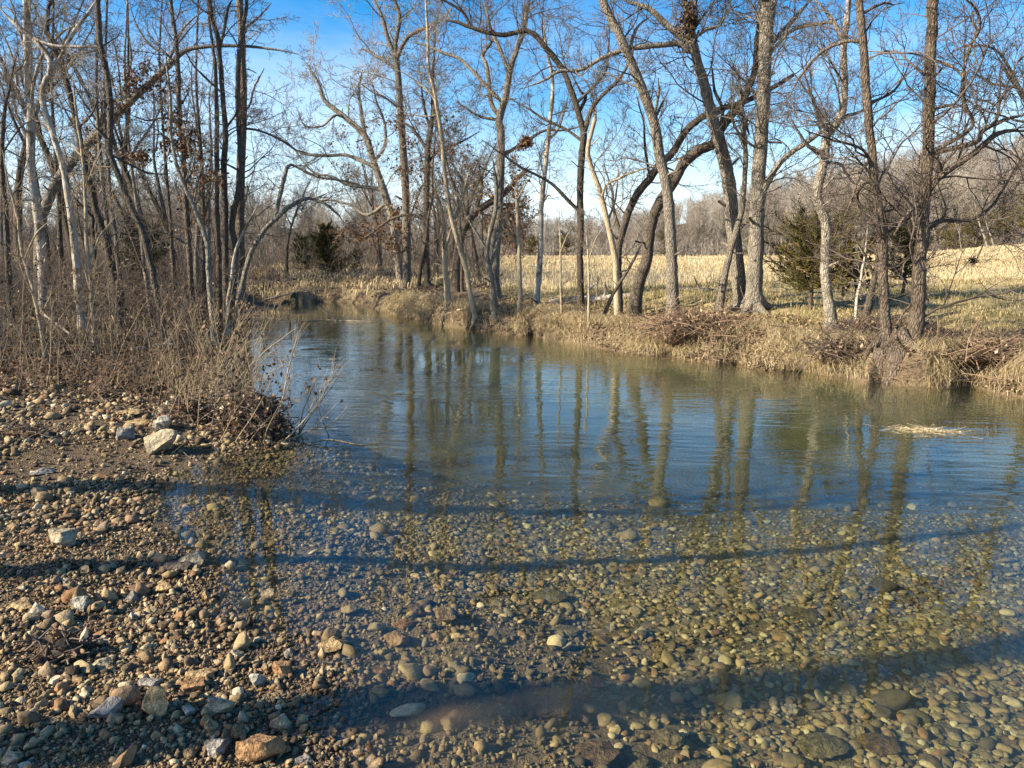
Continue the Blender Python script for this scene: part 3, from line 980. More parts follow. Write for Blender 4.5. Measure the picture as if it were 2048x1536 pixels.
traced('pale thin sapling leaning left from the waterside grass, rising the full height of the view',
       [(949, 640, 11), (940, 590, 10), (925, 520, 10), (903, 444, 9), (889, 359, 8), (882, 273, 8), (869, 191, 7), (858, 137, 6), (855, 68, 5), (852, 0, 4)],
       [[(905, 450, 5), (925, 400, 4), (935, 360, 4), (944, 330, 3)], [(872, 200, 4), (850, 175, 3), (820, 150, 3), (790, 130, 2)], [(876, 230, 3), (850, 232, 3), (800, 220, 2)]],
       'bark_tan', 'twig_pale', Y=None, dens=2.4, tlen=.8, tmin=.3, ext=1.5, cat='sapling', name='sapling', lim=120, sides=8)
traced('dark upright tree with rusty leaves just right of the far straight tree',
       [(856, 598, 20), (854, 560, 14), (853, 523, 13), (853, 440, 12), (853, 342, 12), (858, 270, 11), (865, 222, 9), (864, 170, 7), (868, 110, 5), (872, 40, 3)],
       [[(855, 300, 6), (835, 270, 6), (815, 250, 5), (790, 245, 4)], [(856, 260, 6), (845, 200, 5), (840, 150, 3)], [(854, 330, 6), (880, 300, 5), (920, 285, 4), (960, 262, 3)],
        [(853, 440, 6), (820, 430, 5), (780, 440, 5), (740, 470, 4), (708, 488, 3)]],
       'bark_dark', 'twig_dark', Y=23.5, dens=3.2, tlen=1.5, tmin=.2, ext=0,
       leaf=[(740, 480, 60, 26, 300), (820, 300, 70, 60, 360), (770, 440, 50, 60, 220), (890, 330, 60, 70, 320)])
traced('dark crooked tree leaning right in the clump left of the field',
       [(912, 574, 22), (914, 540, 19), (918, 485, 17), (930, 450, 16), (950, 425, 15), (976, 407, 13), (1010, 385, 10), (1040, 350, 7), (1060, 330, 4)],
       [[(930, 450, 9), (935, 400, 7), (925, 360, 6), (900, 320, 4)], [(955, 425, 8), (965, 370, 6), (960, 330, 4)], [(976, 407, 7), (1020, 410, 5), (1060, 420, 4)]],
       'bark_dark', 'twig_dark', Y=22, dens=3.4, tlen=1.3, tmin=.3, ext=0,
       leaf=[(960, 350, 60, 60, 260), (1020, 400, 50, 60, 200)])
traced('pale small trunk tilted left at the foot of the crooked dark tree',
       [(897, 612, 13), (893, 575, 12), (890, 537, 11), (887, 485, 9), (885, 430, 7), (870, 380, 4)], [[(889, 500, 5), (905, 450, 4), (925, 400, 3)]],
       'bark_tan', 'twig_grey', Y=17, dens=2.4, tlen=.9, tmin=.3, ext=0, cat='sapling', name='sapling', lim=100, sides=8)
traced('pair-trunked grey tree with a light left stem in front of the tall forked tree',
       [(988, 628, 14), (980, 560, 12), (972, 500, 11), (990, 420, 9), (992, 360, 7), (984, 310, 4)], [[(978, 545, 7), (990, 500, 6), (1006, 440, 5)], [(972, 500, 6), (950, 460, 5), (930, 430, 3)]],
       'bark_pale', 'twig_grey', Y=15.0, dens=2.2, tlen=.9, tmin=.35, ext=0, lim=110, sides=8)
traced('slim straight sapling with spotted bark standing left of the white-footed tree',
       [(1040, 604, 9), (1039, 560, 8), (1037, 468, 8), (1034, 400, 6), (1033, 350, 4)], [[(1034, 400, 4), (1050, 370, 3), (1062, 350, 2)]],
       'bark_tan', 'twig_grey', Y=16, dens=2.6, tlen=.8, tmin=.45, ext=0, cat='sapling', name='sapling', lim=80, sides=8,
       leaf=[(1035, 350, 40, 30, 60)])
traced('crooked pale trunk with a sharp elbow, right of the cedar bush',
       [(1663, 662, 24), (1655, 600, 20), (1651, 560, 19), (1652, 480, 19), (1650, 440, 19), (1639, 405, 18), (1636, 380, 18), (1649, 325, 18), (1656, 273, 17), (1676, 246, 16), (1690, 205, 14), (1690, 103, 12), (1697, 5, 10)],
       [[(1657, 262, 10), (1640, 240, 9), (1630, 205, 7), (1618, 175, 5), (1606, 120, 3)],
        [(1650, 300, 10), (1637, 304, 11), (1625, 296, 9), (1612, 288, 7), (1590, 255, 5), (1575, 232, 3)],
        [(1682, 240, 7), (1700, 230, 6), (1725, 222, 5), (1760, 200, 3)],
        [(1650, 330, 6), (1680, 328, 6), (1688, 345, 5), (1703, 365, 4), (1712, 370, 3)],
        [(1690, 85, 7), (1670, 50, 6), (1650, 20, 5), (1630, 2, 4)]],
       'bark_pale', 'twig_grey', dens=3.2, tlen=1.0, tmin=.4)
traced('brown shaggy trunk, thinner one of the two trees rooted at the water on the right',
       [(1764, 742, 30), (1771, 700, 26), (1774, 640, 20), (1772, 560, 19), (1772, 513, 18), (1762, 427, 17), (1752, 360, 16), (1746, 300, 16), (1740, 240, 15), (1734, 171, 15), (1728, 85, 14), (1721, 0, 14)],
       [[(1730, 85, 7), (1690, 82, 6), (1640, 105, 5), (1600, 150, 4), (1560, 215, 3)],
        [(1730, 25, 6), (1760, 10, 5), (1790, 12, 4)],
        [(1750, 330, 6), (1725, 300, 5), (1690, 285, 5), (1660, 280, 4), (1600, 260, 3)],
        [(1748, 310, 6), (1720, 350, 6), (1705, 400, 5), (1692, 430, 3)],
        [(1738, 205, 6), (1790, 180, 5), (1830, 110, 3)],
        [(1752, 360, 7), (1728, 368, 7), (1715, 390, 6), (1720, 420, 5), (1740, 440, 3)]],
       'bark_brown', 'twig_dark', dens=3.6, tlen=1.1, tmin=.3, flare=1.5, root=5)
traced('brown shaggy trunk with peeling bark, thickest tree rooted at the water on the right',
       [(1796, 756, 40), (1812, 705, 37), (1828, 655, 31), (1834, 620, 26), (1838, 521, 24), (1845, 460, 23), (1849, 393, 22), (1856, 308, 21), (1858, 205, 20), (1862, 103, 19), (1868, 0, 18)],
       [[(1852, 388, 14), (1872, 362, 13), (1895, 342, 13), (1943, 311, 12), (1974, 287, 11), (2005, 265, 9), (2048, 262, 8)],
        [(1943, 308, 10), (1950, 285, 9), (1962, 265, 8), (1985, 250, 8), (2015, 239, 7), (2048, 233, 6)],
        [(1940, 305, 8), (1943, 256, 7), (1929, 205, 7), (1926, 154, 6), (1943, 96, 6), (1964, 62, 5), (1958, 25, 5), (1936, 2, 4)],
        [(1852, 462, 12), (1868, 448, 12), (1884, 440, 9), (1915, 440, 6), (1946, 438, 6), (1981, 417, 6), (2005, 383, 5), (2032, 342, 4), (2048, 320, 3)],
        [(1848, 400, 10), (1820, 420, 7), (1800, 445, 6), (1785, 470, 4)],
        [(1858, 122, 6), (1900, 130, 5), (1935, 160, 4), (1960, 190, 3)],
        [(1835, 590, 6), (1815, 620, 6), (1800, 650, 5)]],
       'bark_brown', 'twig_dark', dens=3.8, tlen=1.15, tmin=.25, flare=1.5, root=6)
traced('leaning broken branchy tree entering from the right edge with a pale snapped end',
       [(2090, 640, 20), (2080, 500, 17), (2072, 350, 14), (2062, 230, 12), (2040, 180, 10), (2020, 150, 10), (2002, 130, 9)],
       [[(2064, 250, 6), (2030, 240, 4), (1990, 225, 3), (1950, 210, 2)], [(2075, 380, 7), (2040, 360, 5), (2015, 395, 4), (1985, 425, 2)],
        [(2060, 220, 6), (2000, 105, 5), (1940, 90, 4), (1912, 95, 3)], [(2078, 480, 6), (2040, 470, 5), (1990, 440, 4), (1950, 525, 3)]],
       'bark_grey', 'twig_dark', Y=10.6, dens=3.4, tmin=.2, ext=0)
traced('small dark trunk leaning right, half burnt black, behind the thinner shaggy tree',
       [(1731, 652, 15), (1735, 610, 15), (1744, 570, 13), (1752, 530, 11), (1760, 480, 8), (1790, 440, 5)], [[(1748, 560, 6), (1735, 520, 5), (1715, 480, 3)]],
       'bark_dark', 'twig_dark', Y=11.2, dens=3, tlen=.8, tmin=.4, ext=0, lim=100, sides=8)
traced('slim grey trunk leaning right, crossing behind the two thick pale trunks',
       [(1437, 616, 17), (1442, 580, 16), (1450, 538, 14), (1460, 495, 13), (1475, 450, 12), (1488, 400, 11), (1493, 330, 10), (1489, 250, 9), (1481, 190, 6), (1476, 130, 3)],
       [[(1490, 300, 5), (1470, 250, 4), (1455, 200, 3)]],
       'bark_grey', 'twig_grey', Y=13.4, dens=2.6, tmin=.4, ext=0, sides=8)
traced('thin pale sapling standing in front of the white fallen log',
       [(1123, 648, 5), (1121, 560, 5), (1119, 480, 4), (1118, 420, 3)], [[(1120, 500, 3), (1135, 470, 2), (1150, 450, 2)]],
       'bark_tan', 'twig_grey', Y=14.0, dens=3, tlen=.5, tmin=.3, ext=0, cat='sapling', name='sapling', lim=40, sides=6)
traced('thin sapling at the bank edge just right of the dark slim tree',
       [(1177, 656, 5), (1177, 580, 5), (1175, 500, 4), (1172, 440, 3)], [[(1176, 520, 3), (1190, 480, 2), (1205, 455, 2)]],
       'bark_tan', 'twig_grey', Y=12.7, dens=3, tlen=.5, tmin=.3, ext=0, cat='sapling', name='sapling', lim=40, sides=6)
traced('dark dead stick-thin tree propped diagonally at the foot of the dark curved tree',
       [(1200, 624, 8), (1225, 590, 7), (1250, 550, 6), (1272, 512, 5), (1286, 480, 3)], [], 'bark_dark', 'twig_dark', Y=13.6, dens=1.2, tlen=.4, tmin=.3, ext=0, cat='dead tree', name='dead_tree', lim=10, sides=6)
traced('white bleached sapling stem beside the half burnt trunk',
       [(1712, 652, 6), (1714, 600, 6), (1720, 560, 5), (1730, 500, 4), (1735, 450, 2)], [], 'bark_white', 'twig_pale', Y=11.3, dens=3, tlen=.6, tmin=.3, ext=0, cat='sapling', name='sapling', lim=50, sides=6)

# ------------------------------------------------------------------ trees on the left bank
traced('twin trunks braided together at the left waterline, the thicker brown stem of the pair',
       [(490, 664, 24), (484, 620, 20), (481, 570, 19), (480, 523, 18), (480, 444, 17), (482, 342, 16), (486, 239, 15), (486, 137, 14), (482, 34, 13), (480, 0, 13)],
       [[(487, 230, 5), (500, 210, 4), (512, 170, 4), (530, 140, 3)], [(484, 70, 6), (495, 55, 5), (515, 40, 4), (545, 12, 3)],
        [(488, 255, 5), (520, 262, 4), (560, 280, 4), (590, 300, 3), (620, 312, 2)]],
       'bark_brown', 'twig_dark', dens=1.87, tmin=.35, lim=170)
traced('dark winding stem twisting around the brown trunk at the left waterline',
       [(460, 668, 15), (460, 630, 14), (464, 580, 13), (468, 530, 12), (468, 496, 12), (462, 444, 11), (474, 376, 11), (478, 325, 10), (472, 239, 10), (474, 137, 9), (481, 68, 8), (489, 17, 7), (492, 2, 6)],
       [[(470, 340, 4), (440, 320, 3), (410, 300, 2)]],
       'bark_dark', 'twig_dark', Y=13.6, dens=1.44, tmin=.35)
traced('slender dark tree forked high, left of the braided pair of trunks',
       [(455, 640, 14), (452, 560, 12), (452, 440, 11), (448, 342, 11), (451, 273, 10), (444, 171, 9), (438, 85, 9), (424, 34, 8), (419, 0, 7)],
       [[(442, 100, 6), (446, 68, 6), (455, 17, 5), (462, 0, 4)], [(450, 250, 5), (470, 230, 4), (490, 180, 3)], [(447, 190, 4), (415, 160, 4), (385, 130, 3), (365, 90, 2)]],
       'bark_dark', 'twig_dark', Y=14.5, dens=1.73, tmin=.35, lim=170)
traced('second dim stem close behind the slender forked tree on the left bank',
       [(438, 630, 11), (436, 500, 10), (434, 400, 9), (434, 300, 9), (434, 205, 8), (430, 130, 7), (420, 60, 5), (415, 2, 4)],
       [], 'bark_brown', 'twig_dark', Y=15.5, dens=1.44, tmin=.35)
traced('dark trunk bowing gently left to right, its lower end bleached pale, on the left bank',
       [(323, 640, 13), (318, 605, 12), (308, 554, 12), (297, 513, 12), (284, 462, 12), (263, 410, 12), (243, 359, 11), (226, 308, 11), (224, 256, 11), (222, 188, 11), (208, 120, 11), (198, 68, 10), (195, 0, 10)],
       [[(222, 200, 5), (195, 170, 4), (160, 160, 3)], [(228, 310, 5), (260, 330, 4), (300, 350, 4), (340, 352, 2)]],
       'bark_dark', 'twig_grey', Y=12.0, dens=1.73, tmin=.35, lim=170)
traced('great thick limb-like tree sweeping diagonally up to the right across the left woods',
       [(78, 600, 20), (80, 520, 19), (84, 444, 19), (95, 410, 18), (113, 369, 17), (144, 325, 18), (181, 284, 17), (222, 243, 16), (256, 209, 15), (297, 171, 13), (332, 137, 11), (369, 103, 9), (410, 94, 7), (475, 92, 6), (547, 99, 4), (598, 109, 3)],
       [[(181, 284, 7), (200, 240, 6), (205, 190, 5), (215, 140, 3)], [(256, 209, 7), (250, 170, 6), (262, 120, 4), (255, 60, 3)], [(330, 140, 6), (360, 70, 5), (380, 45, 4), (410, 20, 3)]],
       'bark_pale', 'twig_pale', Y=16.5, dens=1.87, tmin=.3, ext=0,
       leaf=[(290, 170, 50, 36, 260), (240, 240, 60, 30, 160), (310, 275, 70, 36, 260)])
traced('tall white sycamore trunk near the left edge',
       [(88, 600, 18), (84, 520, 17), (75, 410, 16), (65, 342, 15), (62, 239, 15), (58, 154, 14), (56, 85, 14), (53, 0, 13)],
       [[(62, 239, 7), (68, 160, 6), (90, 100, 5), (130, 60, 4), (180, 35, 3)], [(63, 250, 7), (40, 200, 6), (28, 120, 5), (5, 60, 4)], [(58, 130, 5), (30, 30, 4), (0, 12, 3)]],
       'bark_white', 'twig_pale', Y=15.2, dens=2.02, tmin=.35, lim=170)
traced('white sycamore with a smooth arching arm entering from the upper left corner',
       [(160, 610, 14), (152, 500, 13), (140, 400, 12), (126, 325, 11), (106, 256, 11), (89, 205, 11), (92, 171, 11), (103, 137, 10), (96, 109, 9), (68, 79, 8), (34, 51, 8), (0, 17, 7)],
       [[(104, 140, 8), (123, 113, 8), (137, 82, 8), (164, 41, 7), (191, 3, 6)], [(68, 79, 5), (105, 90, 5), (150, 92, 5), (200, 92, 3)], [(100, 240, 5), (60, 200, 4), (30, 170, 3), (0, 150, 2)]],
       'bark_white', 'twig_pale', Y=13.2, dens=1.87, tmin=.3, ext=0)
traced('dark leaning trunk with mottled bark crossing the white sycamore arm on the left',
       [(236, 604, 15), (230, 560, 14), (212, 479, 13), (195, 427, 13), (185, 376, 12), (171, 325, 12), (157, 256, 11), (144, 205, 11), (127, 147, 11), (113, 103, 10), (96, 62, 9), (98, 20, 7), (105, 0, 6)],
       [[(127, 147, 6), (120, 105, 5), (80, 40, 4), (60, 0, 3)], [(130, 140, 5), (150, 110, 4), (190, 100, 4), (240, 70, 3)], [(160, 260, 5), (185, 225, 4), (200, 170, 3)]],
       'bark_dark', 'twig_dark', Y=13.6, dens=1.73, tmin=.35, lim=170)
traced('straight mid-brown trunk hung with rusty leaves in the middle of the left woods',
       [(385, 606, 12), (381, 540, 11), (376, 479, 10), (369, 376, 10), (366, 308, 9), (359, 239, 9), (356, 137, 8), (349, 68, 7), (342, 0, 7)],
       [[(356, 137, 5), (335, 110, 4), (300, 92, 4), (270, 50, 3), (255, 5, 2)], [(360, 250, 4), (330, 235, 4), (290, 240, 3), (255, 225, 2)],
        [(366, 310, 4), (340, 280, 4), (315, 270, 3), (285, 275, 2)], [(368, 360, 4), (400, 390, 4), (430, 400, 3)]],
       'bark_brown', 'twig_dark', Y=14, dens=2.59, tmin=.2, lim=170,
       leaf=[(320, 270, 70, 50, 420), (300, 150, 60, 40, 180), (370, 340, 50, 50, 220), (410, 420, 50, 60, 160)])
traced('thin pale wavy trunk right beside the rusty-leaved trunk on the left bank',
       [(426, 640, 11), (420, 590, 10), (415, 547, 10), (410, 480, 9), (383, 410, 8), (356, 342, 7), (342, 273, 7), (342, 205, 6), (335, 144, 4), (330, 90, 3)],
       [[(383, 405, 4), (400, 350, 3), (415, 310, 2)]],
       'bark_pale', 'twig_grey', Y=12.6, dens=2.02, tlen=.8, tmin=.3, ext=0, leaf=[(380, 350, 50, 60, 100)])
traced('arching bent-over tree leaning right across the creek from the left bank, snapped at its elbow',
       [(466, 664, 12), (480, 600, 11), (503, 513, 10), (530, 462, 10), (554, 438, 9), (581, 414, 8), (616, 397, 7), (650, 407, 5), (677, 428, 4), (690, 450, 2)],
       [[(550, 440, 8), (558, 400, 8), (564, 376, 8), (572, 345, 8), (577, 334, 7), (590, 335, 5), (633, 356, 5), (700, 369, 4), (740, 385, 2)], [(616, 397, 4), (640, 392, 3), (660, 380, 2)]],
       'bark_pale', 'twig_grey', Y=13.4, dens=1.73, tlen=.8, tmin=.3, ext=0)
traced('slim cream sapling standing straight in the thicket of the left bank',
       [(191, 706, 10), (188, 650, 9), (185, 605, 9), (180, 540, 8), (171, 444, 7), (168, 376, 6), (159, 291, 5), (150, 222, 5), (144, 137, 3)],
       [[(184, 600, 4), (170, 540, 3), (150, 500, 2)], [(178, 530, 4), (200, 470, 3), (225, 430, 2)], [(172, 450, 3), (150, 420, 3), (120, 405, 2)], [(186, 650, 4), (210, 620, 4), (245, 612, 2)], [(168, 376, 3), (190, 330, 2), (205, 290, 2)]],
       'bark_tan', 'twig_tan', Y=None, dens=2.30, tlen=.75, tmin=.15, ext=0, cat='sapling', name='sapling', lim=110, sides=8)
traced('tan sapling leaning left, second of the pair of thin stems by the left edge',
       [(88, 690, 8), (80, 640, 8), (62, 560, 7), (45, 500, 6), (35, 440, 5), (20, 380, 4), (5, 300, 3)],
       [[(70, 600, 3), (50, 560, 3), (15, 540, 2)], [(50, 520, 3), (70, 470, 3), (100, 440, 2)]],
       'bark_tan', 'twig_tan', Y=10.4, dens=2.16, tlen=.8, tmin=.15, ext=0, cat='sapling', name='sapling', lim=90, sides=8)
traced('dark sapling against the sky at the extreme left edge',
       [(25, 640, 12), (20, 540, 11), (12, 427, 9), (5, 342, 8), (8, 239, 7), (20, 170, 5), (36, 100, 3)],
       [[(10, 300, 4), (30, 270, 3), (50, 250, 3), (90, 230, 2)]],
       'bark_dark', 'twig_dark', Y=12.5, dens=2.02, tlen=1, tmin=.2, ext=0)
traced('pale short trunk bleached at the foot, between the braided trunks and the wavy one',
       [(452, 640, 10), (456, 610, 10), (462, 585, 9), (468, 554, 8), (474, 500, 6), (500, 440, 4), (520, 400, 2)], [],
       'bark_white', 'twig_grey', Y=14.2, dens=1.58, tlen=.8, tmin=.4, ext=0, lim=60, sides=8)
for i, (bx, by, tx, ty, w, Yb, lab) in enumerate([
        (228, 610, 205, 380, 11, 14.6, 'straight grey trunk, left one of a close pair behind the cream sapling'),
        (246, 612, 222, 390, 9, 15.2, 'straight grey trunk, right one of a close pair behind the cream sapling'),
        (128, 600, 118, 380, 10, 17, 'dim trunk in the brush between the white sycamore and the cream sapling'),
        (300, 606, 262, 330, 8, 16.5, 'thin dim trunk rising behind the bowing pale-footed trunk'),
        (352, 612, 330, 330, 8, 17.5, 'thin brown trunk left of the rusty-leaved trunk'),
        (410, 612, 404, 340, 9, 18, 'dark straight trunk right behind the rusty-leaved trunk')]):
    traced(lab, [(bx, by, w), (bx - (bx - tx) * .3, by - (by - ty) * .3, w), (bx - (bx - tx) * .55, by - (by - ty) * .6, w * .9), (tx, ty, w * .75), (tx - 12, ty - 170, w * .55), (tx - 8, 0, w * .4)],
           [], ['bark_grey', 'bark_grey', 'bark_dark', 'bark_pale', 'bark_brown', 'bark_dark'][i], 'twig_grey', Y=Yb, dens=1.30, tmin=.25, sides=8)

# leafy clump of a squirrel's nest in the fork of the leaning pale tree
nb = P(1378, 40, 11.1)
nm = Mesh(); q = rng.normal(size=(700, 3)) * np.array([.042, .042, .11]) + rng.normal(size=(7, 3))[rng.integers(0, 7, 700)] * np.array([.03, .03, .06]); nm.leaves(nb + q, rng.uniform(.03, .06, 700), rng.uniform(0, .35, 700))
s0 = nb + rng.normal(size=(120, 3)) * np.array([.06, .06, .10]); sp, sr = grow(s0, rng.normal(size=(120, 3)), np.full(120, .14), np.full(120, .004), 3, .2, 0)
nm.tubes(sp, sr, 3, .1)
link('squirrel_nest', nm.mesh('squirrel_nest', M['leaf_litter'], local=nb), None, tuple(nb), label='dark ragged ball of leaves lodged in the top fork of the leaning pale tree', category='nest')


# ------------------------------------------------------------------ trees of the wood: a few individuals built once, then copied
def forest_tree(name, label, cat, H, r0, bk, tw, lean=.08, dens=2.2, tlen=1.5, fork=True, lv4=False, group=None, rmin=.006, start=.3, lim=85, leafy=0, wander=.08):
    base = np.zeros(3)
    n = 14
    d = norm(np.array([rng.normal() * lean, rng.normal() * lean, 1.0])); p = [np.array([0, 0, -.2])]
    for i in range(n):
        d = norm(d + rng.normal(size=3) * np.array([wander, wander, .0]) + np.array([0, 0, .04])); p.append(p[-1] + d * (H + .2) / n)
    pts, rad = resample(np.array(p), r0 * np.linspace(1.15, .12, n + 1), 3)
    t = thing(name, label, cat, (0, 0, 0), 0, group)
    mb = Mesh(); mb.tubes(pts, rad, 8); link('trunk', mb.mesh('trunk', M[bk]), t)
    src = [(pts, rad, start)]
    if fork:
        for k in range(rng.integers(2, 5)):
            i = int(len(pts) * rng.uniform(.3, .65))
            a = rng.uniform(0, 2 * pi)
            q, r = grow(pts[i][None], np.array([[cos(a), sin(a), .9]]), np.array([H * rng.uniform(.25, .45)]), np.array([rad[i] * .7]), 12, .10, .06, .15)
            mb = Mesh(); mb.tubes(q, r, 6); link('limb', mb.mesh('limb', M[bk]), t)
            src.append((q[0], r[0], .15))
    (b1, r1), tws = crown(src, dens, tlen, rmin, .05, lv4, lim=lim)
    mb = Mesh(); mb.tubes(b1, r1, 4, rng.uniform(0, 1, len(b1)))
    for b, r in tws: mb.tubes(b, r, 3, rng.uniform(0, 1, len(b)))
    o = link('branches', mb.mesh('branches', M[tw]), t); o['kind'] = 'stuff'
    if leafy:
        e = np.concatenate([b[:, -1] for b, _ in tws]); e = e[e[:, 2] < H * .75]
        e = e[rng.integers(0, len(e), leafy)] + rng.normal(size=(leafy, 3)) * .05
        lm = Mesh(); lm.leaves(e, rng.uniform(.08, .14, leafy), rng.uniform(0, 1, leafy), 0, .3)
        o = link('dry_leaves', lm.mesh('dry_leaves', M['leaf_brown']), t); o['kind'] = 'stuff'
    return t


G_LEFT, G_BEND, G_MID = 'bare trees in the left woods', 'bare trees beyond the creek bend', 'bare trees left of the field'
protos = [
    forest_tree('tree', 'x', 'tree', 11, .13, 'bark_grey', 'twig_grey'),
    forest_tree('tree', 'x', 'tree', 12.5, .17, 'bark_dark', 'twig_dark', dens=2.0),
    forest_tree('tree', 'x', 'tree', 9, .08, 'bark_brown', 'twig_grey', lean=.16, fork=False),
    forest_tree('tree', 'x', 'tree', 10, .10, 'bark_pale', 'twig_pale', lean=.14),
    forest_tree('tree', 'x', 'tree', 7, .055, 'bark_grey', 'twig_grey', lean=.18, fork=False, tlen=1.0),
    forest_tree('tree', 'x', 'tree', 9.5, .12, 'bark_dark', 'twig_dark', lean=.1, leafy=700),
]
KIND = ['grey-barked', 'dark-trunked', 'slim brown', 'pale-barked', 'thin young', 'rusty-leaved']
used = [False] * len(protos)
spots = []


def place(x, y, k, rz, sc, region, group, where):
    z = tz(x, y)
    lab = 'bare %s tree %s' % (KIND[k], where) if k != 5 else 'rusty-leaved oak %s' % where
    if not used[k]:
        used[k] = True
        o = protos[k]; o.location = (x, y, z); o.rotation_euler = (0, 0, rz); o.scale = (sc,) * 3; o['label'] = lab; o['group'] = group + ', ' + KIND[k]
    else:
        dup(protos[k], (x, y, z), rz, sc, lab, group + ', ' + KIND[k])


def free(x, y, dmin):
    for a, b in spots:
        if (a - x) ** 2 + (b - y) ** 2 < dmin ** 2: return False
    spots.append((x, y)); return True


def fill(n, pxr, Yr, group, where, dmin, scr=(.75, 1.1), ks=(0, 1, 2, 3, 4, 5), pk=None):
    c = 0; tries = 0
    while c < n and tries < 4000:
        tries += 1
        px = rng.uniform(*pxr); Y = rng.uniform(Yr[0] ** .8, Yr[1] ** .8) ** (1 / .8)
        x = (px - 1024) / F_PX * Y
        if not free(x, Y, dmin): continue
        dl, dr, ins = sides(np.array([x]), np.array([Y]))
        if ins[0] or min(dl[0], dr[0]) < .8: continue
        place(x, Y, int(rng.choice(ks, p=pk)), rng.uniform(0, 6.28), rng.uniform(*scr), '', group, where); c += 1


fill(18, (-60, 500), (17, 40), G_LEFT, 'in the crowded woods behind the left bank', 1.1, (.55, .85), pk=[.2, .2, .22, .1, .23, .05])
fill(26, (-60, 500), (20, 46), G_LEFT, 'low in the crowded woods behind the left bank', 1.1, (.3, .45), pk=[.2, .2, .22, .1, .23, .05])
fill(26, (500, 800), (28, 58), G_BEND, 'in the woods straight beyond the creek bend', 1.3, (.27, .5), pk=[.24, .1, .2, .26, .2, .0])
fill(14, (800, 1000), (26, 60), G_MID, 'in the strip of woods left of the golden field', 1.2, (.32, .55), pk=[.26, .2, .2, .16, .13, .05])
fill(9, (800, 985), (20.5, 32), G_MID, 'in the close clump of stems left of the golden field', .9, (.45, .72), ks=(2, 4), pk=None)
# the left woods go on past the frame edge and behind the camera, where they shade the bank and the creek
for (x, y, k, s_) in [(-11.5, 9.5, 2, 1), (-13, 7.4, 4, 1.1), (-15, 11, 2, 1), (-17, 8.8, 1, .8), (-14, 13.5, 3, .9),
                      (-20, 6, 2, 1), (-9.5, 7.6, 4, .9), (-16, 18, 1, .8), (-20, 17, 0, .8)]:
    place(x, y, k, rng.uniform(0, 6.28), s_, '', 'bare trees past the left edge', 'standing past the left edge of the view')
for (x, y, k, s_) in [(-10.2, 2.55, 0, 1.0)]:
    place(x, y, k, rng.uniform(0, 6.28), s_, '', 'bare trees behind the gravel bar', 'standing left of the gravel bar beside the camera')


for (x, y, H, r0, lab) in [(-8.6, -.45, 14, .18, 'thick straight tree left of the gravel bar, throwing the broad shadow across the creek bed'),
                           (-7.2, 1.98, 11, .11, 'straight slimmer tree left of the gravel bar, throwing the narrow shadow over the shallows')]:
    t = forest_tree('tree', lab, 'tree', H, r0, 'bark_dark', 'twig_dark', lean=.006, wander=.012, dens=1.6, start=.5, fork=False)
    t.location = (x, y, tz(x, y))


# ------------------------------------------------------------------ far-off woods (one mass each)
def far_wood(name, label, pos, variants, mat, hts):
    mb = Mesh()
    k = rng.integers(0, len(variants), len(pos))
    R = rot_z(rng.uniform(0, 2 * pi, len(pos)))
    for i, v in enumerate(variants):
        m = k == i
        for (V, F) in v:
            mb.scatter((V, F), pos[m], R[m], np.repeat(hts[m][:, None], 3, 1), np.clip(rng.normal(.5, .22, m.sum()), 0, 1))
    o = link(name, mb.mesh(name, mat, smooth=False), None, kind='stuff', label=label, category='woods')
    return o


def low_tree(dens=26, spread=.30, tw=.0022):
    """unit-height bare tree made of thin prisms"""
    n = 7
    d = norm(np.array([rng.normal() * .06, rng.normal() * .06, 1.0])); p = [np.zeros(3)]
    for i in range(n):
        d = norm(d + rng.normal(size=3) * np.array([.1, .1, 0])); p.append(p[-1] + d / n)
    pts, rad = resample(np.array(p), .012 * np.linspace(1.2, .12, n + 1), 2)
    b = Mesh(); b.tubes(pts, rad, 4)
    pp, dd, _, r = spawn(pts[None], rad[None], dens, .22, 1, .75, np.array([1.0]), 1, .006)
    L = spread * rng.uniform(.5, 1.25, dens)
    b1, r1 = grow(pp, dd + np.array([0, 0, .25]), L, r * .7, 4, .18, .1, .4, tw)
    b.tubes(b1, r1, 3)
    pp, dd, l2, r = spawn(b1, r1, 6, .15, 1, .7, L, .55, .003)
    b2, r2 = grow(pp, dd, l2, r, 3, .2, .08, .5, tw * .8)
    b.tubes(b2, r2, 3)
    pp, dd, l3, r = spawn(b2, r2, 4, .2, 1, .7, l2, .6, .003)
    b3, r3 = grow(pp, dd, l3, r, 2, .2, .08, .6, tw * .62)
    sd_ = norm(np.cross(b3[:, -1] - b3[:, 0], rng.normal(size=(len(b3), 3))))
    b.ribbons(b3, r3 * 2, sd_)
    V = np.concatenate(b.V)
    return [(V, np.concatenate(b.F4))]


lows = [low_tree(26) for _ in range(5)]


def wood_points(n, pxr, Yr, pw=1.0, cond=None):
    out = []
    while len(out) < n:
        px = rng.uniform(*pxr, 400); Y = rng.uniform(Yr[0] ** pw, Yr[1] ** pw, 400) ** (1 / pw)
        x = (px - 1024) / F_PX * Y
        z, d, rt, ins, dl, dr = terrain(x, Y, True)
        m = ~ins & (d > 1)
        if cond is not None: m &= cond(x, Y)
        out += [np.array(q) for q in zip(x[m], Y[m], z[m] - .1)]
    return np.array(out[:n])


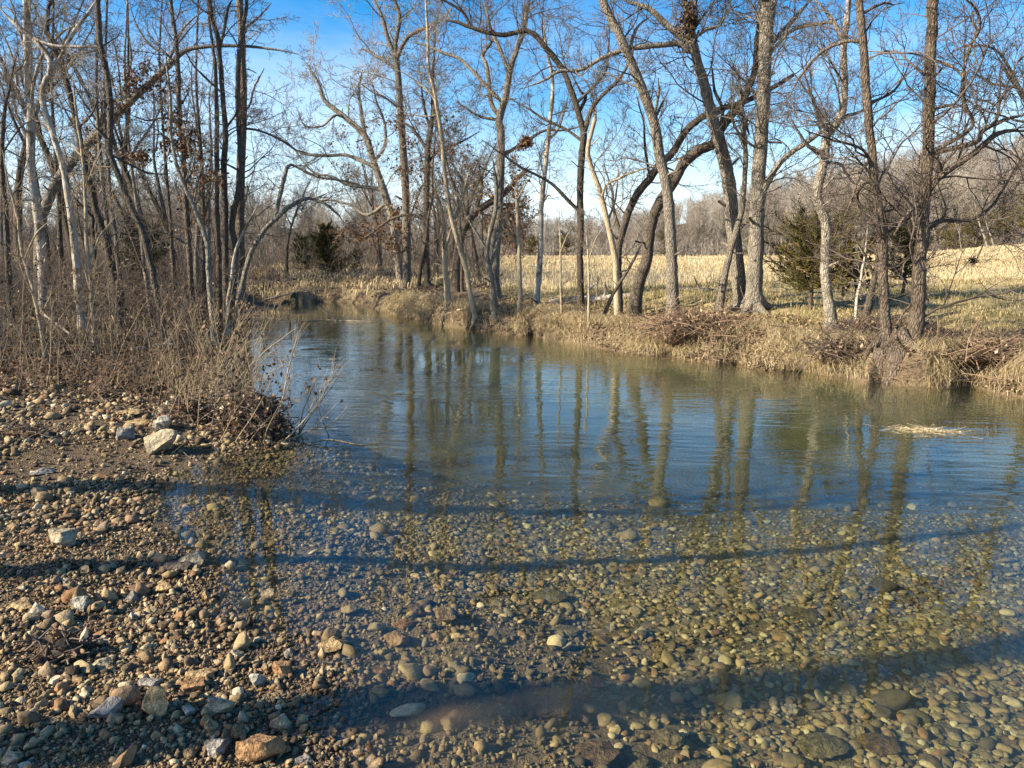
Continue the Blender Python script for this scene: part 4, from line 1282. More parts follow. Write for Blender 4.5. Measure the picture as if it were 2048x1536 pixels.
k_ = NT('far wood'); t_ = k_.attr('tone')
far_grey = k_.surf(k_.ramp(t_, [(0, (.14, .115, .092)), (.5, (.25, .215, .175)), (1, (.39, .35, .30))]), .9, None, .1)
pts = np.concatenate([wood_points(190, (960, 2250), (104, 116)), wood_points(750, (930, 2300), (114, 270), 1.0)])
far_wood('hillside_woods', 'grey leafless woods massed on the low hill behind the golden field', pts, lows, far_grey, (3.9 + 5.2 * sstep(.03, .5, pts[:, 0] / pts[:, 1])) * rng.uniform(.8, 1.2, len(pts)))
pts = np.concatenate([wood_points(230, (-120, 560), (42, 90), .8), wood_points(150, (520, 1010), (56, 110), .8)])
far_wood('distant_woods', 'dense grey brown woods closing the view behind the left bank and creek bend', pts, lows, far_grey, rng.uniform(3.0, 5.4, len(pts)))


# undergrowth: thin brush filling the wood floor
def brush(name, label, pts, hr, mat, per=3, rm=.0035):
    n = len(pts)
    p0 = np.repeat(pts, per, 0); m = len(p0)
    d = norm(rng.normal(size=(m, 3)) * np.array([.45, .45, 0]) + np.array([0, 0, 1]))
    L = rng.uniform(*hr, m)
    Yd = np.maximum(p0[:, 1], 8)
    r = np.maximum(rm * rng.uniform(.6, 1.4, m), Yd * .00022)
    a, ra = grow(p0, d, L, r, 4, .14, .02, .4, .001)
    mb = Mesh(); mb.tubes(a, ra, 3, rng.uniform(0, 1, m))
    q, dd, l, rr = spawn(a, ra, 4, .25, 1, .7, L, .45, .01)
    b, rb = grow(q, dd, l, np.maximum(rr * .7, q[:, 1] * .00016), 3, .16, .02, .5, .001)
    sd_ = norm(np.cross(b[:, -1] - b[:, 0], rng.normal(size=(len(b), 3))))
    mb.ribbons(b, rb * 2, sd_, rng.uniform(0, 1, len(b)))
    return link(name, mb.mesh(name, mat, smooth=False), None, kind='stuff', label=label, category='undergrowth')


cl = lambda x, y: (x < -.25 * y)
pts = wood_points(2300, (-150, 520), (14, 44), .75, lambda x, y: fbm(x * .5, y * .5, 55) > -.18)
brush('undergrowth', 'tangled leafless undergrowth filling the woods behind the left bank', pts, (.4, 1.5), M['twig_dark'])
pts = wood_points(420, (-900, -120), (8, 18), .8)
brush('undergrowth', 'leafless undergrowth carrying on past the left edge of the view', pts, (.6, 2.6), M['twig_grey'])
pts = wood_points(900, (505, 1000), (25.5, 60), .8)
brush('undergrowth', 'leafless brush under the trees beyond the creek bend', pts, (.4, 2.2), M['twig_grey'])
pts = wood_points(1100, (960, 2200), (100, 122), 1.0)
brush('undergrowth', 'grey brush along the far wood edge behind the golden field', pts, (.8, 3.0), far_grey, 4)


# ------------------------------------------------------------------ cedars
def cedar(label, x, y, H, W, mat, n=5200, group=None, bare=.18, sz=1.0):
    z = tz(x, y)
    t = thing('cedar', label, 'cedar', (x, y, z), rng.uniform(0, 6.28), group)
    tp = np.array([[0, 0, -.1], [.02 * H, 0, .4 * H], [0, .01 * H, .95 * H]])
    p_, r_ = resample(tp, np.array([.03, .02, .004]) * H, 6)
    mb = Mesh(); mb.tubes(p_, r_, 7); link('trunk', mb.mesh('trunk', M['bark_brown']), t)
    m = int(n / 26)
    h = bare + (1 - bare) * rng.uniform(0, 1, m) ** .85
    a = rng.uniform(0, 2 * pi, m)
    prof = np.interp(h, [bare, bare + .12, .42, .7, .88, 1], [.7, 1.0, 1.0, .9, .68, .25]) * W * .5 * rng.uniform(.5, 1.3, m) * (1 + .5 * np.sin(a * 2 + 1))**.5
    d = np.stack([np.cos(a), np.sin(a), -.05 + .8 * h], -1)
    b, rb = grow(np.stack([np.zeros(m), np.zeros(m), h * H * .93], -1), d, prof * 1.15, np.full(m, .008 * H), 5, .12, .05, .3, .003)
    mb = Mesh(); mb.tubes(b, rb, 4, .3); link('branches', mb.mesh('branches', M['twig_dark']), t)
    q, dd, l, _ = spawn(b, rb, 40, .12, 1.0, .8, prof, .42, .003)
    l = np.clip(l, .04 * H, .10 * H)
    s_, sr = grow(q, dd + np.array([0, 0, .2]), l, np.full(len(q), .0046 * H * sz), 3, .12, .03, .35)
    tone = np.clip(.5 + .25 * rng.normal(size=len(q)) + .5 * (vnoise(q[:, 0] * 5 / W + 9, q[:, 2] * 5 / W + q[:, 1] * 3, 5)), 0, 1)
    mb = Mesh(); mb.ribbons(s_, sr * 2.0, norm(rng.normal(size=(len(q), 3))), tone)
    mb.ribbons(s_, sr * 1.6, norm(np.cross(s_[:, -1] - s_[:, 0], rng.normal(size=(len(q), 3)))), tone)
    o = link('foliage', mb.mesh('foliage', M[mat], smooth=False), t); o['kind'] = 'stuff'
    return t


def cx(px, Y): return (px - 1024) / F_PX * Y


cedar('bushy olive-bronze cedar standing behind the crooked pale trunk on the right', cx(1618, 13.2), 13.2, 1.5, 1.45, 'cedar', 6200, None, .24)
cedar('bronze cedar half hidden behind the two shaggy brown trunks', cx(1800, 15.0), 15.0, 1.35, 1.1, 'cedar', 2800, None, .2)
cedar('dark green cone-shaped cedar on the far bank at the creek bend', cx(660, 28), 28, 1.85, 1.3, 'cedar', 4600, None, .05)
cedar('small blue-dark cedar left of the cone-shaped cedar at the creek bend', cx(595, 30), 31, 1.5, .95, 'cedar_dark', 2600, None, .05)
cedar('low dark cedar right of the cone-shaped cedar at the creek bend', cx(705, 30), 31, 1.0, .8, 'cedar_dark', 1800, None, .05)
cedar('round dark cedar behind the trunks of the left woods', cx(300, 22), 22, 1.9, 1.6, 'cedar_dark', 3600, None, .05)
for i, (px, Y, H, W) in enumerate([(1935, 96, 5.2, 4.2), (1990, 98, 4.4, 4.0), (2040, 92, 6.0, 4.4), (1890, 100, 4.0, 4.5), (1500, 100, 3.4, 3.2), (1130, 98, 3.2, 2.6), (1065, 99, 2.6, 3), (1330, 101, 3.0, 2.6), (2100, 92, 6, 5)]):
    cedar('dark cedar along the wood edge at the back of the golden field', cx(px, Y), Y, H, W, 'cedar', 1500, 'cedars at the far edge of the field', .04, 1.3)
t = forest_tree('oak', 'low reddish-brown oak keeping its dead leaves at the left end of the golden field', 'oak', 4.2, .09, 'bark_dark', 'twig_dark', dens=6, tlen=1.5, start=.1, leafy=2600, rmin=.008)
t.location = (cx(1040, 40), 40, tz(cx(1040, 40), 40))
t = forest_tree('oak', 'small russet-leaved oak between the cedar and the shaggy trunks', 'oak', 1.7, .035, 'bark_dark', 'twig_dark', dens=9, tlen=.5, start=.2, leafy=420, rmin=.003, fork=False)
t.location = (cx(1715, 14.5), 14.5, tz(cx(1715, 14.5), 14.5))
for i, (px, Y, H, k) in enumerate([(1962, 88, .95, 3), (1975, 90, .9, 3), (1910, 92, .62, 3), (2035, 90, .9, 3), (2012, 94, .8, 3)]):
    x = cx(px, Y); dup(protos[3], (x, Y, tz(x, Y)), rng.uniform(0, 6), H, 'bare white-trunked tree standing out at the wood edge on the far right', 'white trees at the far wood edge')


# ------------------------------------------------------------------ stones
def ico(sub):
    b = bmesh.new(); bmesh.ops.create_icosphere(b, subdivisions=sub, radius=1.0)
    V = np.array([v.co[:] for v in b.verts]); F = np.array([[v.index for v in f.verts] for f in b.faces]); b.free()
    return V, F


def n3(V, f, seed):
    return vnoise(V[:, 0] * f + 3.1 * seed, V[:, 1] * f + V[:, 2] * f * .7, seed) + vnoise(V[:, 2] * f + 1.7 * seed, V[:, 0] * f * .6 - V[:, 1] * f, seed + 50)


def rock_shape(sub, seed, planes=9, cut=.72, rough=.10, flat=.62):
    V, F = ico(sub)
    r_ = np.random.default_rng(seed)
    for k in range(planes):
        n_ = norm(r_.normal(size=3)); c = r_.uniform(cut - .14, cut + .16)
        h = V @ n_
        V = V - np.maximum(h - c, 0)[:, None] * n_[None]
    if rough:
        V = V * (1 + rough * n3(V, 1.8, seed) + rough * .5 * n3(V, 4.5, seed + 7) + (rough * .28 * n3(V, 11, seed + 13) if sub > 3 else 0))[:, None]
    V = V * np.array([1, r_.uniform(.65, .95), flat * r_.uniform(.75, 1.25)])
    return V, F


ang2 = [rock_shape(2, 100 + i, 13, .50, .04, .75) for i in range(10)]          # small angular gravel
ang1 = [rock_shape(1, 200 + i, 7, .55, .10, .75) for i in range(8)]
rnd2 = [rock_shape(2, 300 + i, 8, .68, .08, .40) for i in range(10)]           # rounded creek cobbles
big_a = [mesh_np('rock', *(lambda s: (s[0], [s[1]]))(rock_shape(4, 400 + i, 14, .52, .10, .8)), M['rock'], None, False) for i in range(10)]
big_r = [mesh_np('cobble', *(lambda s: (s[0], [s[1]]))(rock_shape(3, 450 + i, 8, .70, .12, .5)), M['cobble_one']) for i in range(8)]


def pick_points(n, pxr, pyr, land):
    """random points on the ground seen inside a picture window, evenly spread over the ground"""
    a = G(pxr[0], pyr[1]); b = G(pxr[1], pyr[0])
    out = []
    while len(out) < n:
        y = rng.uniform(a[1], b[1], 4000)
        u = (rng.uniform(pxr[0], pxr[1], 4000) - 1024) / F_PX
        keep = rng.uniform(0, b[1], 4000) < y
        x = (u * y)[keep]; y = y[keep]
        z, d, rt, ins, dl, dr = terrain(x, y, True)
        m = ((~rt & (z > -.03) & (d < 9)) if land else (ins & (z < -.01)))
        out += list(zip(x[m], y[m], z[m], d[m]))
    return np.array(out[:n])


# gravel of the bar, thin where bare dark soil shows
def thin(p):
    return p[rng.uniform(0, 1, len(p)) > .85 * sstep(.02, .28, fbm(p[:, 0] * 1.1, p[:, 1] * 1.1, 131))]


g = Mesh()


def strew(mb, shapes, pts, size, flat=.3, sink=.25, tones=None):
    n = len(pts)
    k = rng.integers(0, len(shapes), n)
    s_ = size * rng.lognormal(0, .5, n) if np.isscalar(size) else size
    R = rot_tilt(n, flat)
    pos = pts[:, :3].copy(); pos[:, 2] += s_ * .55 * (1 - 2 * sink)
    tn = rng.uniform(0, 1, n) if tones is None else tones
    for i, sh in enumerate(shapes):
        m = k == i
        mb.scatter(sh, pos[m], R[m], np.stack([s_[m]] * 3, -1) * rng.uniform(.75, 1.25, (m.sum(), 3)), tn[m])


pn = thin(pick_points(9500, (-150, 760), (1060, 1640), True))
strew(g, ang2, pn, .0105, .6, .25, rng.beta(1.2, 2.0, len(pn)))
pn = thin(pick_points(8500, (-150, 700), (880, 1100), True)); pn = pn[pn[:, 1] < 9]
strew(g, ang1, pn, .0135, .6, .25, rng.beta(1.2, 1.7, len(pn)))
pn = pick_points(14000, (-150, 760), (1060, 1640), True)
strew(g, ang1, pn, .0065, .5, .25, rng.beta(1.2, 2.4, len(pn)))
pn = thin(pick_points(900, (-150, 760), (860, 1640), True))
strew(g, ang2, pn, .021, .5, .25, rng.beta(2, 1.3, len(pn)))
pn = pick_points(3000, (-200, 560), (775, 900), True)
strew(g, ang1, pn, .024, .4)
link('gravel', g.mesh('gravel', M['stone'], smooth=False), None, kind='stuff', label='loose angular gravel covering the bar on the left', category='gravel')

# cobbles of the creek bed
g = Mesh()
pb = pick_points(24000, (280, 2200), (860, 1640), False); pb = pb[rng.uniform(0, 1, len(pb)) < sstep(7.2, 4.0, pb[:, 1])]
pb = pb[rng.uniform(0, 1, len(pb)) < .015 + .985 * sstep(.7, 2.0, pb[:, 3] + .5 * fbm(pb[:, 0] * 1.5, pb[:, 1] * 1.5, 6))]
sz = .0158 * rng.lognormal(0, .42, len(pb)) * (1 + .5 * sstep(.3, 1.8, pb[:, 0] - .2) * sstep(3.6, 2.4, pb[:, 1])) * (.72 + .28 * sstep(0, .8, pb[:, 3]))
strew(g, rnd2, pb, sz, .35, .3)
pb = pick_points(4000, (240, 2200), (780, 1000), False)
pb = pb[(rng.uniform(0, 1, len(pb)) < sstep(8.0, 4.6, pb[:, 1])) & (pb[:, 3] > .5)]
strew(g, [rock_shape(1, 500 + i, 3, .9, .1, .5) for i in range(5)], pb, .020, .3, .35, rng.beta(1, 2, len(pb)))
pb = pick_points(32000, (200, 1200), (880, 1640), False); pb = pb[(pb[:, 3] < 2.2) & (rng.uniform(0, 1, len(pb)) < .55 + .45 * sstep(1.0, .1, pb[:, 3]))]
strew(g, ang1, pb, .0105, .5, .3, rng.beta(.9, 3.6, len(pb)))
link('creek_cobbles', g.mesh('creek_cobbles', M['cobble'], smooth=True), None, kind='stuff', label='rounded cobbles paving the clear creek bed', category='cobbles')

# named rocks
HERO = [
    (655, 1288, 72, 34, 'r_tan', 'blocky tan rock with a rusty right end, standing alone in the shallow water', 0, 1.0),
    (385, 1118, 54, 40, 'r_pale', 'pale rounded rock breaking the water near the shore', 1, 1.0),
    (533, 1182, 36, 22, 'r_pale', 'small cream rock tip poking out of the water right of the pale rounded rock', 2, 1.0),
    (122, 1080, 70, 44, 'r_pale', 'pitted pale rock on the gravel left of the pale rounded rock in water', 3, 1.0),
    (300, 1412, 76, 66, 'r_tan', 'largest tan rock of the lower gravel bar, upright with a ragged edge', 4, 1.2),
    (212, 1420, 66, 44, 'r_grey', 'grey wedge-shaped rock left of the largest tan rock', 5, 1.0),
    (430, 1420, 68, 46, 'r_pale', 'lumpy pale conglomerate rock with dark pits right of the largest tan rock', 6, 1.0),
    (375, 1424, 32, 28, 'r_white', 'small white rock between the largest tan rock and the conglomerate rock', 7, 1.0),
    (160, 1210, 38, 34, 'r_white', 'white faceted block in the middle of the gravel bar', 8, 1.1),
    (562, 1336, 40, 50, 'r_rust', 'rust-orange upright rock at the water edge', 9, 1.3),
    (514, 1366, 34, 36, 'r_white', 'white angular rock left of the rust-orange upright rock', 0, 1.2),
    (542, 1392, 58, 24, 'r_pale', 'long cream slab lying below the white angular rock', 1, .6),
    (790, 1278, 58, 40, 'r_tan', 'pale blocky rock just under the water right of the lone tan rock', 2, .9),
    (893, 1234, 52, 40, 'r_tan', 'tan squarish rock lying on the shallow creek bed', 3, .8),
    (830, 1222, 40, 34, 'r_brown', 'brown lump under water left of the tan squarish rock', 4, .9),
    (808, 1250, 56, 30, 'r_rust', 'flat rust-coloured rock under water above the pale blocky rock', 5, .6),
    (760, 1342, 48, 22, 'r_rust', 'dark rust flat stone under water below the lone tan rock', 6, .5),
    (522, 1500, 96, 62, 'r_rust', 'large rust-brown pitted rock at the bottom edge by the water', 7, .9),
    (604, 1516, 66, 42, 'r_grey', 'dark flat-topped rock at the bottom edge, ringed by water', 8, .7),
    (430, 1502, 52, 42, 'r_grey', 'square grey rock left of the large rust-brown pitted rock', 9, 1.0),
    (560, 1450, 48, 38, 'r_pale', 'pale grey rock at the water edge above the large rust-brown pitted rock', 0, 1.1),
    (424, 1456, 34, 38, 'r_tan', 'cream upright chip below the conglomerate rock', 1, 1.4),
    (310, 888, 84, 52, 'r_pale', 'big pitted boulder at the point of the bar beside the brush', 2, 1.0),
    (326, 846, 42, 46, 'r_white', 'white boulder right behind the big pitted boulder', 3, 1.2),
    (247, 868, 36, 32, 'r_grey', 'grey cobble left of the big pitted boulder', 4, 1.1),
    (268, 845, 52, 20, 'r_tan', 'flat tan stone behind the big pitted boulder', 5, .5),
    (250, 824, 60, 18, 'r_tan', 'long flat tan stone lying farthest up the bar', 6, .5),
    (75, 943, 48, 22, 'r_grey', 'long grey stone lying in the shade at the left of the bar', 7, .6),
    (290, 1022, 52, 22, 'r_dark', 'dark wet stone stretched out at the shallow inlet', 8, .5),
    (352, 1132, 60, 22, 'r_dark', 'dark wet stone just left of the pale rounded rock in water', 9, .6),
    (396, 1352, 64, 26, 'r_tan', 'sloping tan slab propped on a rusty rock', 0, .6),
    (386, 1374, 54, 34, 'r_rust', 'rusty orange rock under the sloping tan slab', 1, .8),
    (292, 1366, 52, 26, 'r_grey', 'grey mottled flat rock above the largest tan rock', 2, .6),
    (326, 1178, 46, 32, 'r_tan', 'brown-edged slab tilted up in the middle of the bar', 3, .9),
    (262, 1195, 26, 26, 'r_grey', 'round grey stone left of the tilted brown-edged slab', 4, 1.0),
    (414, 1196, 24, 26, 'r_tan', 'yellow-tan stone at the water edge of the bar', 5, 1.1),
    (36, 1212, 50, 24, 'r_tan', 'tan stone at the left edge of the bar', 6, .7),
    (388, 1252, 26, 22, 'r_pale', 'pale stone beside the inlet of brown water', 7, .9),
    (18, 1520, 40, 50, 'r_pale', 'pale oval stone in the bottom left corner', 8, 1.0),
    (378, 1508, 30, 24, 'r_brown', 'smooth brown egg-shaped pebble near the bottom edge', 9, .8),
    (44, 1490, 0, 0, '', '', 0, 0),
    (475, 1466, 36, 34, 'r_brown', 'dark brown rounded stone left of the pale grey edge rock', 0, .8),
    (148, 1372, 0, 0, '', '', 0, 0),
    (200, 1330, 40, 30, 'r_pale', 'pale narrow pair-sized chip above the grey mottled flat rock', 1, 1.0),
    (470, 1312, 32, 26, 'r_pale', 'cream knobbly stone at the head of the inlet', 2, .9),
    (575, 1308, 26, 22, 'r_white', 'white stone on top of the spit above the rust-orange rock', 3, .9),
    (1092, 1190, 88, 40, 'r_olive', 'large olive flat slab on the creek bed in mid-water', 4, .4),
    (1605, 1232, 100, 22, 'r_olive', 'long thin grey slab on the creek bed at right', 5, .3),
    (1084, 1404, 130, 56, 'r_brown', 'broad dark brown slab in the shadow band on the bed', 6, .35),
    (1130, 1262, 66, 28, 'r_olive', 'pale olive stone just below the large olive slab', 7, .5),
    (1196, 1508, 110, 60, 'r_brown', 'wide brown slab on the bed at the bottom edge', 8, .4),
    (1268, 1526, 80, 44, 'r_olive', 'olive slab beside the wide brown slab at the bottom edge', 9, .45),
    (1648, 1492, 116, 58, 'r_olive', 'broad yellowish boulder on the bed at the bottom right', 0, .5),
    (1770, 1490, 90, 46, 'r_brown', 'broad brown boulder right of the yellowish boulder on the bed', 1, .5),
    (1586, 1420, 38, 28, 'r_white', 'pale round stone below the shadow band', 2, .7),
    (1712, 1462, 42, 38, 'r_pale', 'cream block stone above the broad boulders on the bed', 3, .8),
    (1345, 1475, 56, 46, 'r_olive', 'yellow-olive cobble near the bottom middle of the bed', 4, .7),
    (1350, 1255, 0, 0, '', '', 0, 0),
    (1246, 1138, 46, 20, 'r_rust', 'small rusty stone on the bed above the large olive slab', 5, .5),
    (2005, 1140, 60, 20, 'r_olive', 'pale flat stone on the bed at the right edge', 6, .4),
    (1190, 1365, 44, 34, 'r_rust', 'orange-brown stone left of the shadow band on the bed', 7, .7),
    (1545, 1275, 0, 0, '', '', 0, 0),
]
taken = []
for (px, py, w, h, mt, lab, sh, fl) in HERO:
    if not w: continue
    c = hit(px, py + h * .32)
    if (px, py) in ((655, 1288), (385, 1118), (533, 1182), (604, 1516), (562, 1336), (542, 1392)):
        c = G(px, py + h * .35, .0)
        c[2] = -.012
    dist = c[1]
    rx = w * .5 * dist / F_PX * 1.08
    vh = h * dist / F_PX
    o = bpy.data.objects.new('rock', None)
    V, F = rock_shape(5, 700 + sh * 13 + px, 13 if mt not in ('r_olive', 'r_brown') else 6, .58 if mt not in ('r_olive', 'r_brown') else .8, .17, 1.0)
    V = V / np.abs(V).max(0)
    a = rng.uniform(-.35, .35)
    V = V @ np.array([[cos(a), sin(a), 0], [-sin(a), cos(a), 0], [0, 0, 1]])
    V = V / np.abs(V).max(0)
    rz_ = min(max(vh * .62, .25 * rx), rx * 1.2) * (fl if fl < 1 else 1)
    V = V * np.array([rx, rx * rng.uniform(.7, .95), rz_])
    me = mesh_np('rock', V, [F], M[mt], None, False)
    link('rock', me, None, (c[0], c[1] + rx * .3, c[2] + rz_ * .45), label=lab, category='rock')
    taken.append((c[0], c[1], rx))

tk = np.array(taken)


def scatter_rocks(n, pxr, pyr, land, meshes, sz, label, group, name, sink=.2, cat='rock'):
    c = 0; tries = 0
    ps = pick_points(n * 4, pxr, pyr, land)
    for (x, y, z, d) in ps:
        if c >= n: break
        s_ = sz * rng.lognormal(0, .3)
        if np.any((tk[:, 0] - x) ** 2 + (tk[:, 1] - y) ** 2 < (tk[:, 2] + s_) ** 2): continue
        o = bpy.data.objects.new(name, meshes[int(rng.integers(0, len(meshes)))])
        COL.objects.link(o)
        o.location = (x, y, z + s_ * .2)
        o.rotation_euler = (rng.normal() * .3, rng.normal() * .3, rng.uniform(0, 6.28))
        f = rng.uniform(.75, 1.25, 3) * s_; o.scale = tuple(f)
        o['label'] = label; o['category'] = cat; o['group'] = group
        c += 1


scatter_rocks(105, (-60, 640), (1120, 1600), True, big_a, .028, 'fist-sized angular rock among the gravel of the near bar', 'fist-sized rocks of the near gravel bar', 'rock')
scatter_rocks(60, (-60, 480), (830, 1120), True, big_a, .040, 'rough pale rock among the stones on the upper gravel bar', 'rocks of the upper gravel bar', 'rock')
scatter_rocks(80, (600, 2100), (1180, 1600), False, big_r, .040, 'rounded cobble larger than its neighbours on the clear creek bed', 'large cobbles of the creek bed', 'cobble', cat='cobble')


# ------------------------------------------------------------------ leaf litter
def surf_points(n, pxr, Yr, cond, pw=.6):
    out = []
    while len(out) < n:
        px = rng.uniform(*pxr, 6000); Y = rng.uniform(Yr[0] ** pw, Yr[1] ** pw, 6000) ** (1 / pw)
        x = (px - 1024) / F_PX * Y
        z, d, rt, ins, dl, dr = terrain(x, Y, True)
        m = ~ins & cond(x, Y, d, rt)
        out += list(zip(x[m], Y[m], z[m]))
    return np.array(out[:n])


lm = Mesh()
q = surf_points(15000, (-120, 530), (7.2, 20), lambda x, y, d, rt: ~rt & (d > .1) & (rng.uniform(0, 1, len(x)) < sstep(6.8, 9, y + fbm(x, y, 2))))
lm.leaves(q + np.array([0, 0, .01]), rng.uniform(.035, .085, len(q)), rng.beta(1.2, 3.4, len(q)), .55, .3)
q = surf_points(3500, (500, 1000), (21, 34), lambda x, y, d, rt: d > .1)
lm.leaves(q + np.array([0, 0, .01]), rng.uniform(.06, .12, len(q)), rng.beta(1.6, 2.2, len(q)), .55, .3)
q = surf_points(16000, (850, 2150), (8.2, 18), lambda x, y, d, rt: rt & (d > .03) & (d < 2.0) & (rng.uniform(0, 1, len(x)) < .15 + .85 * sstep(.2, -.2, fbm(x * 1.4, y * 1.4, 61))))
lm.leaves(q + np.array([0, 0, .02]), rng.uniform(.03, .07, len(q)), rng.beta(2, 1.8, len(q)), .45, .3)
q = surf_points(700, (-60, 600), (3, 7), lambda x, y, d, rt: ~rt & (d > .05))
lm.leaves(q + np.array([0, 0, .015]), rng.uniform(.02, .045, len(q)), rng.beta(1.6, 2.2, len(q)), .55, .3)
link('leaf_litter', lm.mesh('leaf_litter', M['leaf_litter'], smooth=False), None, kind='stuff', label='dead brown leaves littering both banks', category='leaf litter')


# ------------------------------------------------------------------ grass
def grass(name, label, pts, hr, wid, mat, lean=None, curve=.5, tone=None):
    n = len(pts)
    a = rng.uniform(0, 2 * pi, n)
    h = rng.uniform(*hr, n)
    d = np.stack([np.cos(a), np.sin(a), np.zeros(n)], -1)
    if lean is not None: d = norm(d * .8 + lean)
    c = curve * rng.uniform(.3, 1.3, n)
    P_ = np.stack([pts, pts + d * (h * .12 * c)[:, None] + np.array([0, 0, 1]) * (h * .45)[:, None],
                   pts + d * (h * .45 * c)[:, None] + np.array([0, 0, 1]) * (h * (.85 - .2 * c))[:, None],
                   pts + d * (h * 1.0 * c)[:, None] + np.array([0, 0, 1]) * (h * (1.05 - .75 * c))[:, None]], 1)
    w = wid * rng.uniform(.6, 1.4, n) * np.maximum(1, pts[:, 1] / 11)
    W = w[:, None] * np.array([.8, 1, .75, .15])[None]
    mb = Mesh(); mb.ribbons(P_, W, norm(np.stack([-d[:, 1], d[:, 0], rng.normal(size=n) * .3], -1)), rng.uniform(0, 1, n) if tone is None else tone)
    return mb


def emit(mb, name, label, mat, cat='grass'):
    return link(name, mb.mesh(name, M[mat], smooth=False), None, kind='stuff', label=label, category=cat)


keepout = [hit(1770, 748)[:2], hit(1805, 752)[:2], hit(1785, 755)[:2]]
for (px_, py_) in ((1764, 742), (1796, 756)):
    keepout.append(np.array([cx(px_, 9.9), 9.9]))


def clear(q, r=.24):
    for k_ in keepout:
        q = q[((q[:, 0] - k_[0]) ** 2 + ((q[:, 1] - k_[1]) * .8) ** 2) > r * r]
    return q


# waterside fringe, drooping over the cut bank towards the creek
q = surf_points(30000, (760, 2140), (7.6, 22), lambda x, y, d, rt: rt & (d < 1.1) & (rng.uniform(0, 1, len(x)) < .12 + .88 * sstep(-.2, .25, fbm(x * 1.4, y * 1.4, 61)) * sstep(1.15, .35, d) * sstep(.0, .12, d + .15 * fbm(x * 3, y * 3, 5))), .3)
q = clear(q)
toward = np.stack([np.full(len(q), -.35), np.full(len(q), -.8), np.full(len(q), 0)], -1)
mb = grass('', '', q, (.07, .30), .006, 'straw', toward, 1.0, np.clip(rng.normal(.48, .24, len(q)), 0, 1))
emit(mb, 'bank_grass', 'dry straw grass drooping over the right bank to the water', 'straw')
# pasture strip behind the trees
q = surf_points(34000, (960, 2140), (9.5, 21), lambda x, y, d, rt: rt & (d > .7) & (rng.uniform(0, 1, len(x)) < .35 + .65 * sstep(-.2, .3, fbm(x * .9, y * .9, 81))), .6)
mb = grass('', '', q, (.03, .13), .008, 'olive_grass', None, .8)
emit(mb, 'pasture_grass', 'short grazed winter grass behind the trees of the right bank', 'olive_grass')
# tall golden grass of the field
q = surf_points(80000, (970, 2140), (18.5, 100), lambda x, y, d, rt: rt & (x > -.02 * y + .6 * fbm(x * .3, y * .3, 3)) & (y > 18.6 + 2.4 * fbm(x * .5, y * .5, 12) + 1.2) & (rng.uniform(0, 1, len(x)) < .45 + .55 * sstep(-.3, .2, fbm(x * .25, y * .25, 17))), .45)
mb = grass('', '', q, (.13, .36), .0055, 'straw', None, .55, np.clip(rng.normal(.6, .16, len(q)) + .35 * fbm(q[:, 0] * .2, q[:, 1] * .2, 40), 0, 1))
emit(mb, 'field_grass', 'tall golden dry grass of the field beyond the right bank', 'straw')
q = surf_points(5000, (500, 1000), (23.5, 36), lambda x, y, d, rt: (d > .05) & (fbm(x, y, 4) > -.1), .8)
mb = grass('', '', q, (.1, .35), .009, 'straw', None, .8)
emit(mb, 'far_bank_grass', 'pale dry grass along the bank at the creek bend', 'straw')
q = surf_points(800, (-100, 470), (8.5, 16), lambda x, y, d, rt: ~rt & (d > .3) & (fbm(x * .9, y * .9, 44) > .12), .8)
mb = grass('', '', q, (.12, .45), .006, 'straw', None, .7, np.clip(rng.normal(.3, .2, len(q)), 0, 1))
emit(mb, 'woodland_grass', 'sparse dry grass tufts on the leafy floor of the left bank', 'straw')


# ------------------------------------------------------------------ shrubs of the left bank
def shrub(label, base, n, H, spread, lean, stem, tw, r=.006, group=None, leaves=0, curve=.06, kids=5, name='shrub'):
    base = np.asarray(base, float)
    t = thing(name, label, 'shrub', tuple(base), 0, group)
    p0 = rng.normal(size=(n, 3)) * np.array([spread * .22, spread * .22, 0]); p0[:, 2] = -.03
    d = rng.normal(size=(n, 3)) * np.array([.42, .30, 0]) * spread + np.array([0, 0, 1.0]) + np.asarray(lean)
    L = H * rng.uniform(.55, 1.15, n)
    b, rb = grow(p0, d, L, r * rng.uniform(.6, 1.35, n), 9, curve, -.015, .3, .0016)
    order = np.argsort(-L)
    for i in order[:10]:
        m = Mesh(); m.tubes(b[i:i + 1], rb[i:i + 1], 6, rng.uniform(.3, 1)); link('stem', m.mesh('stem', M[stem]), t)
    m = Mesh()
    if n > 10: m.tubes(b[order[10:]], rb[order[10:]], 5, rng.uniform(.1, 1, n - 10))
    q, dd, l, rr = spawn(b, rb, kids, .3, 1, .6, L, .34, .004)
    c, rc = grow(q, dd, l, rr * .7, 5, .12, .03, .4, .0013); m.tubes(c, rc, 3, rng.uniform(0, 1, len(c)))
    q, dd, l, rr = spawn(c, rc, 3, .3, 1, .6, l, .5, .003)
    e, re_ = grow(q, dd, l, rr * .7, 3, .12, .03, .5, .0011); m.tubes(e, re_, 3, rng.uniform(0, 1, len(e)))
    o = link('twigs', m.mesh('twigs', M[tw]), t); o['kind'] = 'stuff'
    if leaves:
        w = np.concatenate([c[:, -1], e[:, -1], b[:, 3]]); w = w[rng.integers(0, len(w), leaves)] + rng.normal(size=(leaves, 3)) * .03
        lm = Mesh(); lm.leaves(w, rng.uniform(.03, .06, leaves), rng.uniform(0, .7, leaves)); o = link('dry_leaves', lm.mesh('dry_leaves', M['leaf_litter'], False), t); o['kind'] = 'stuff'
    return t


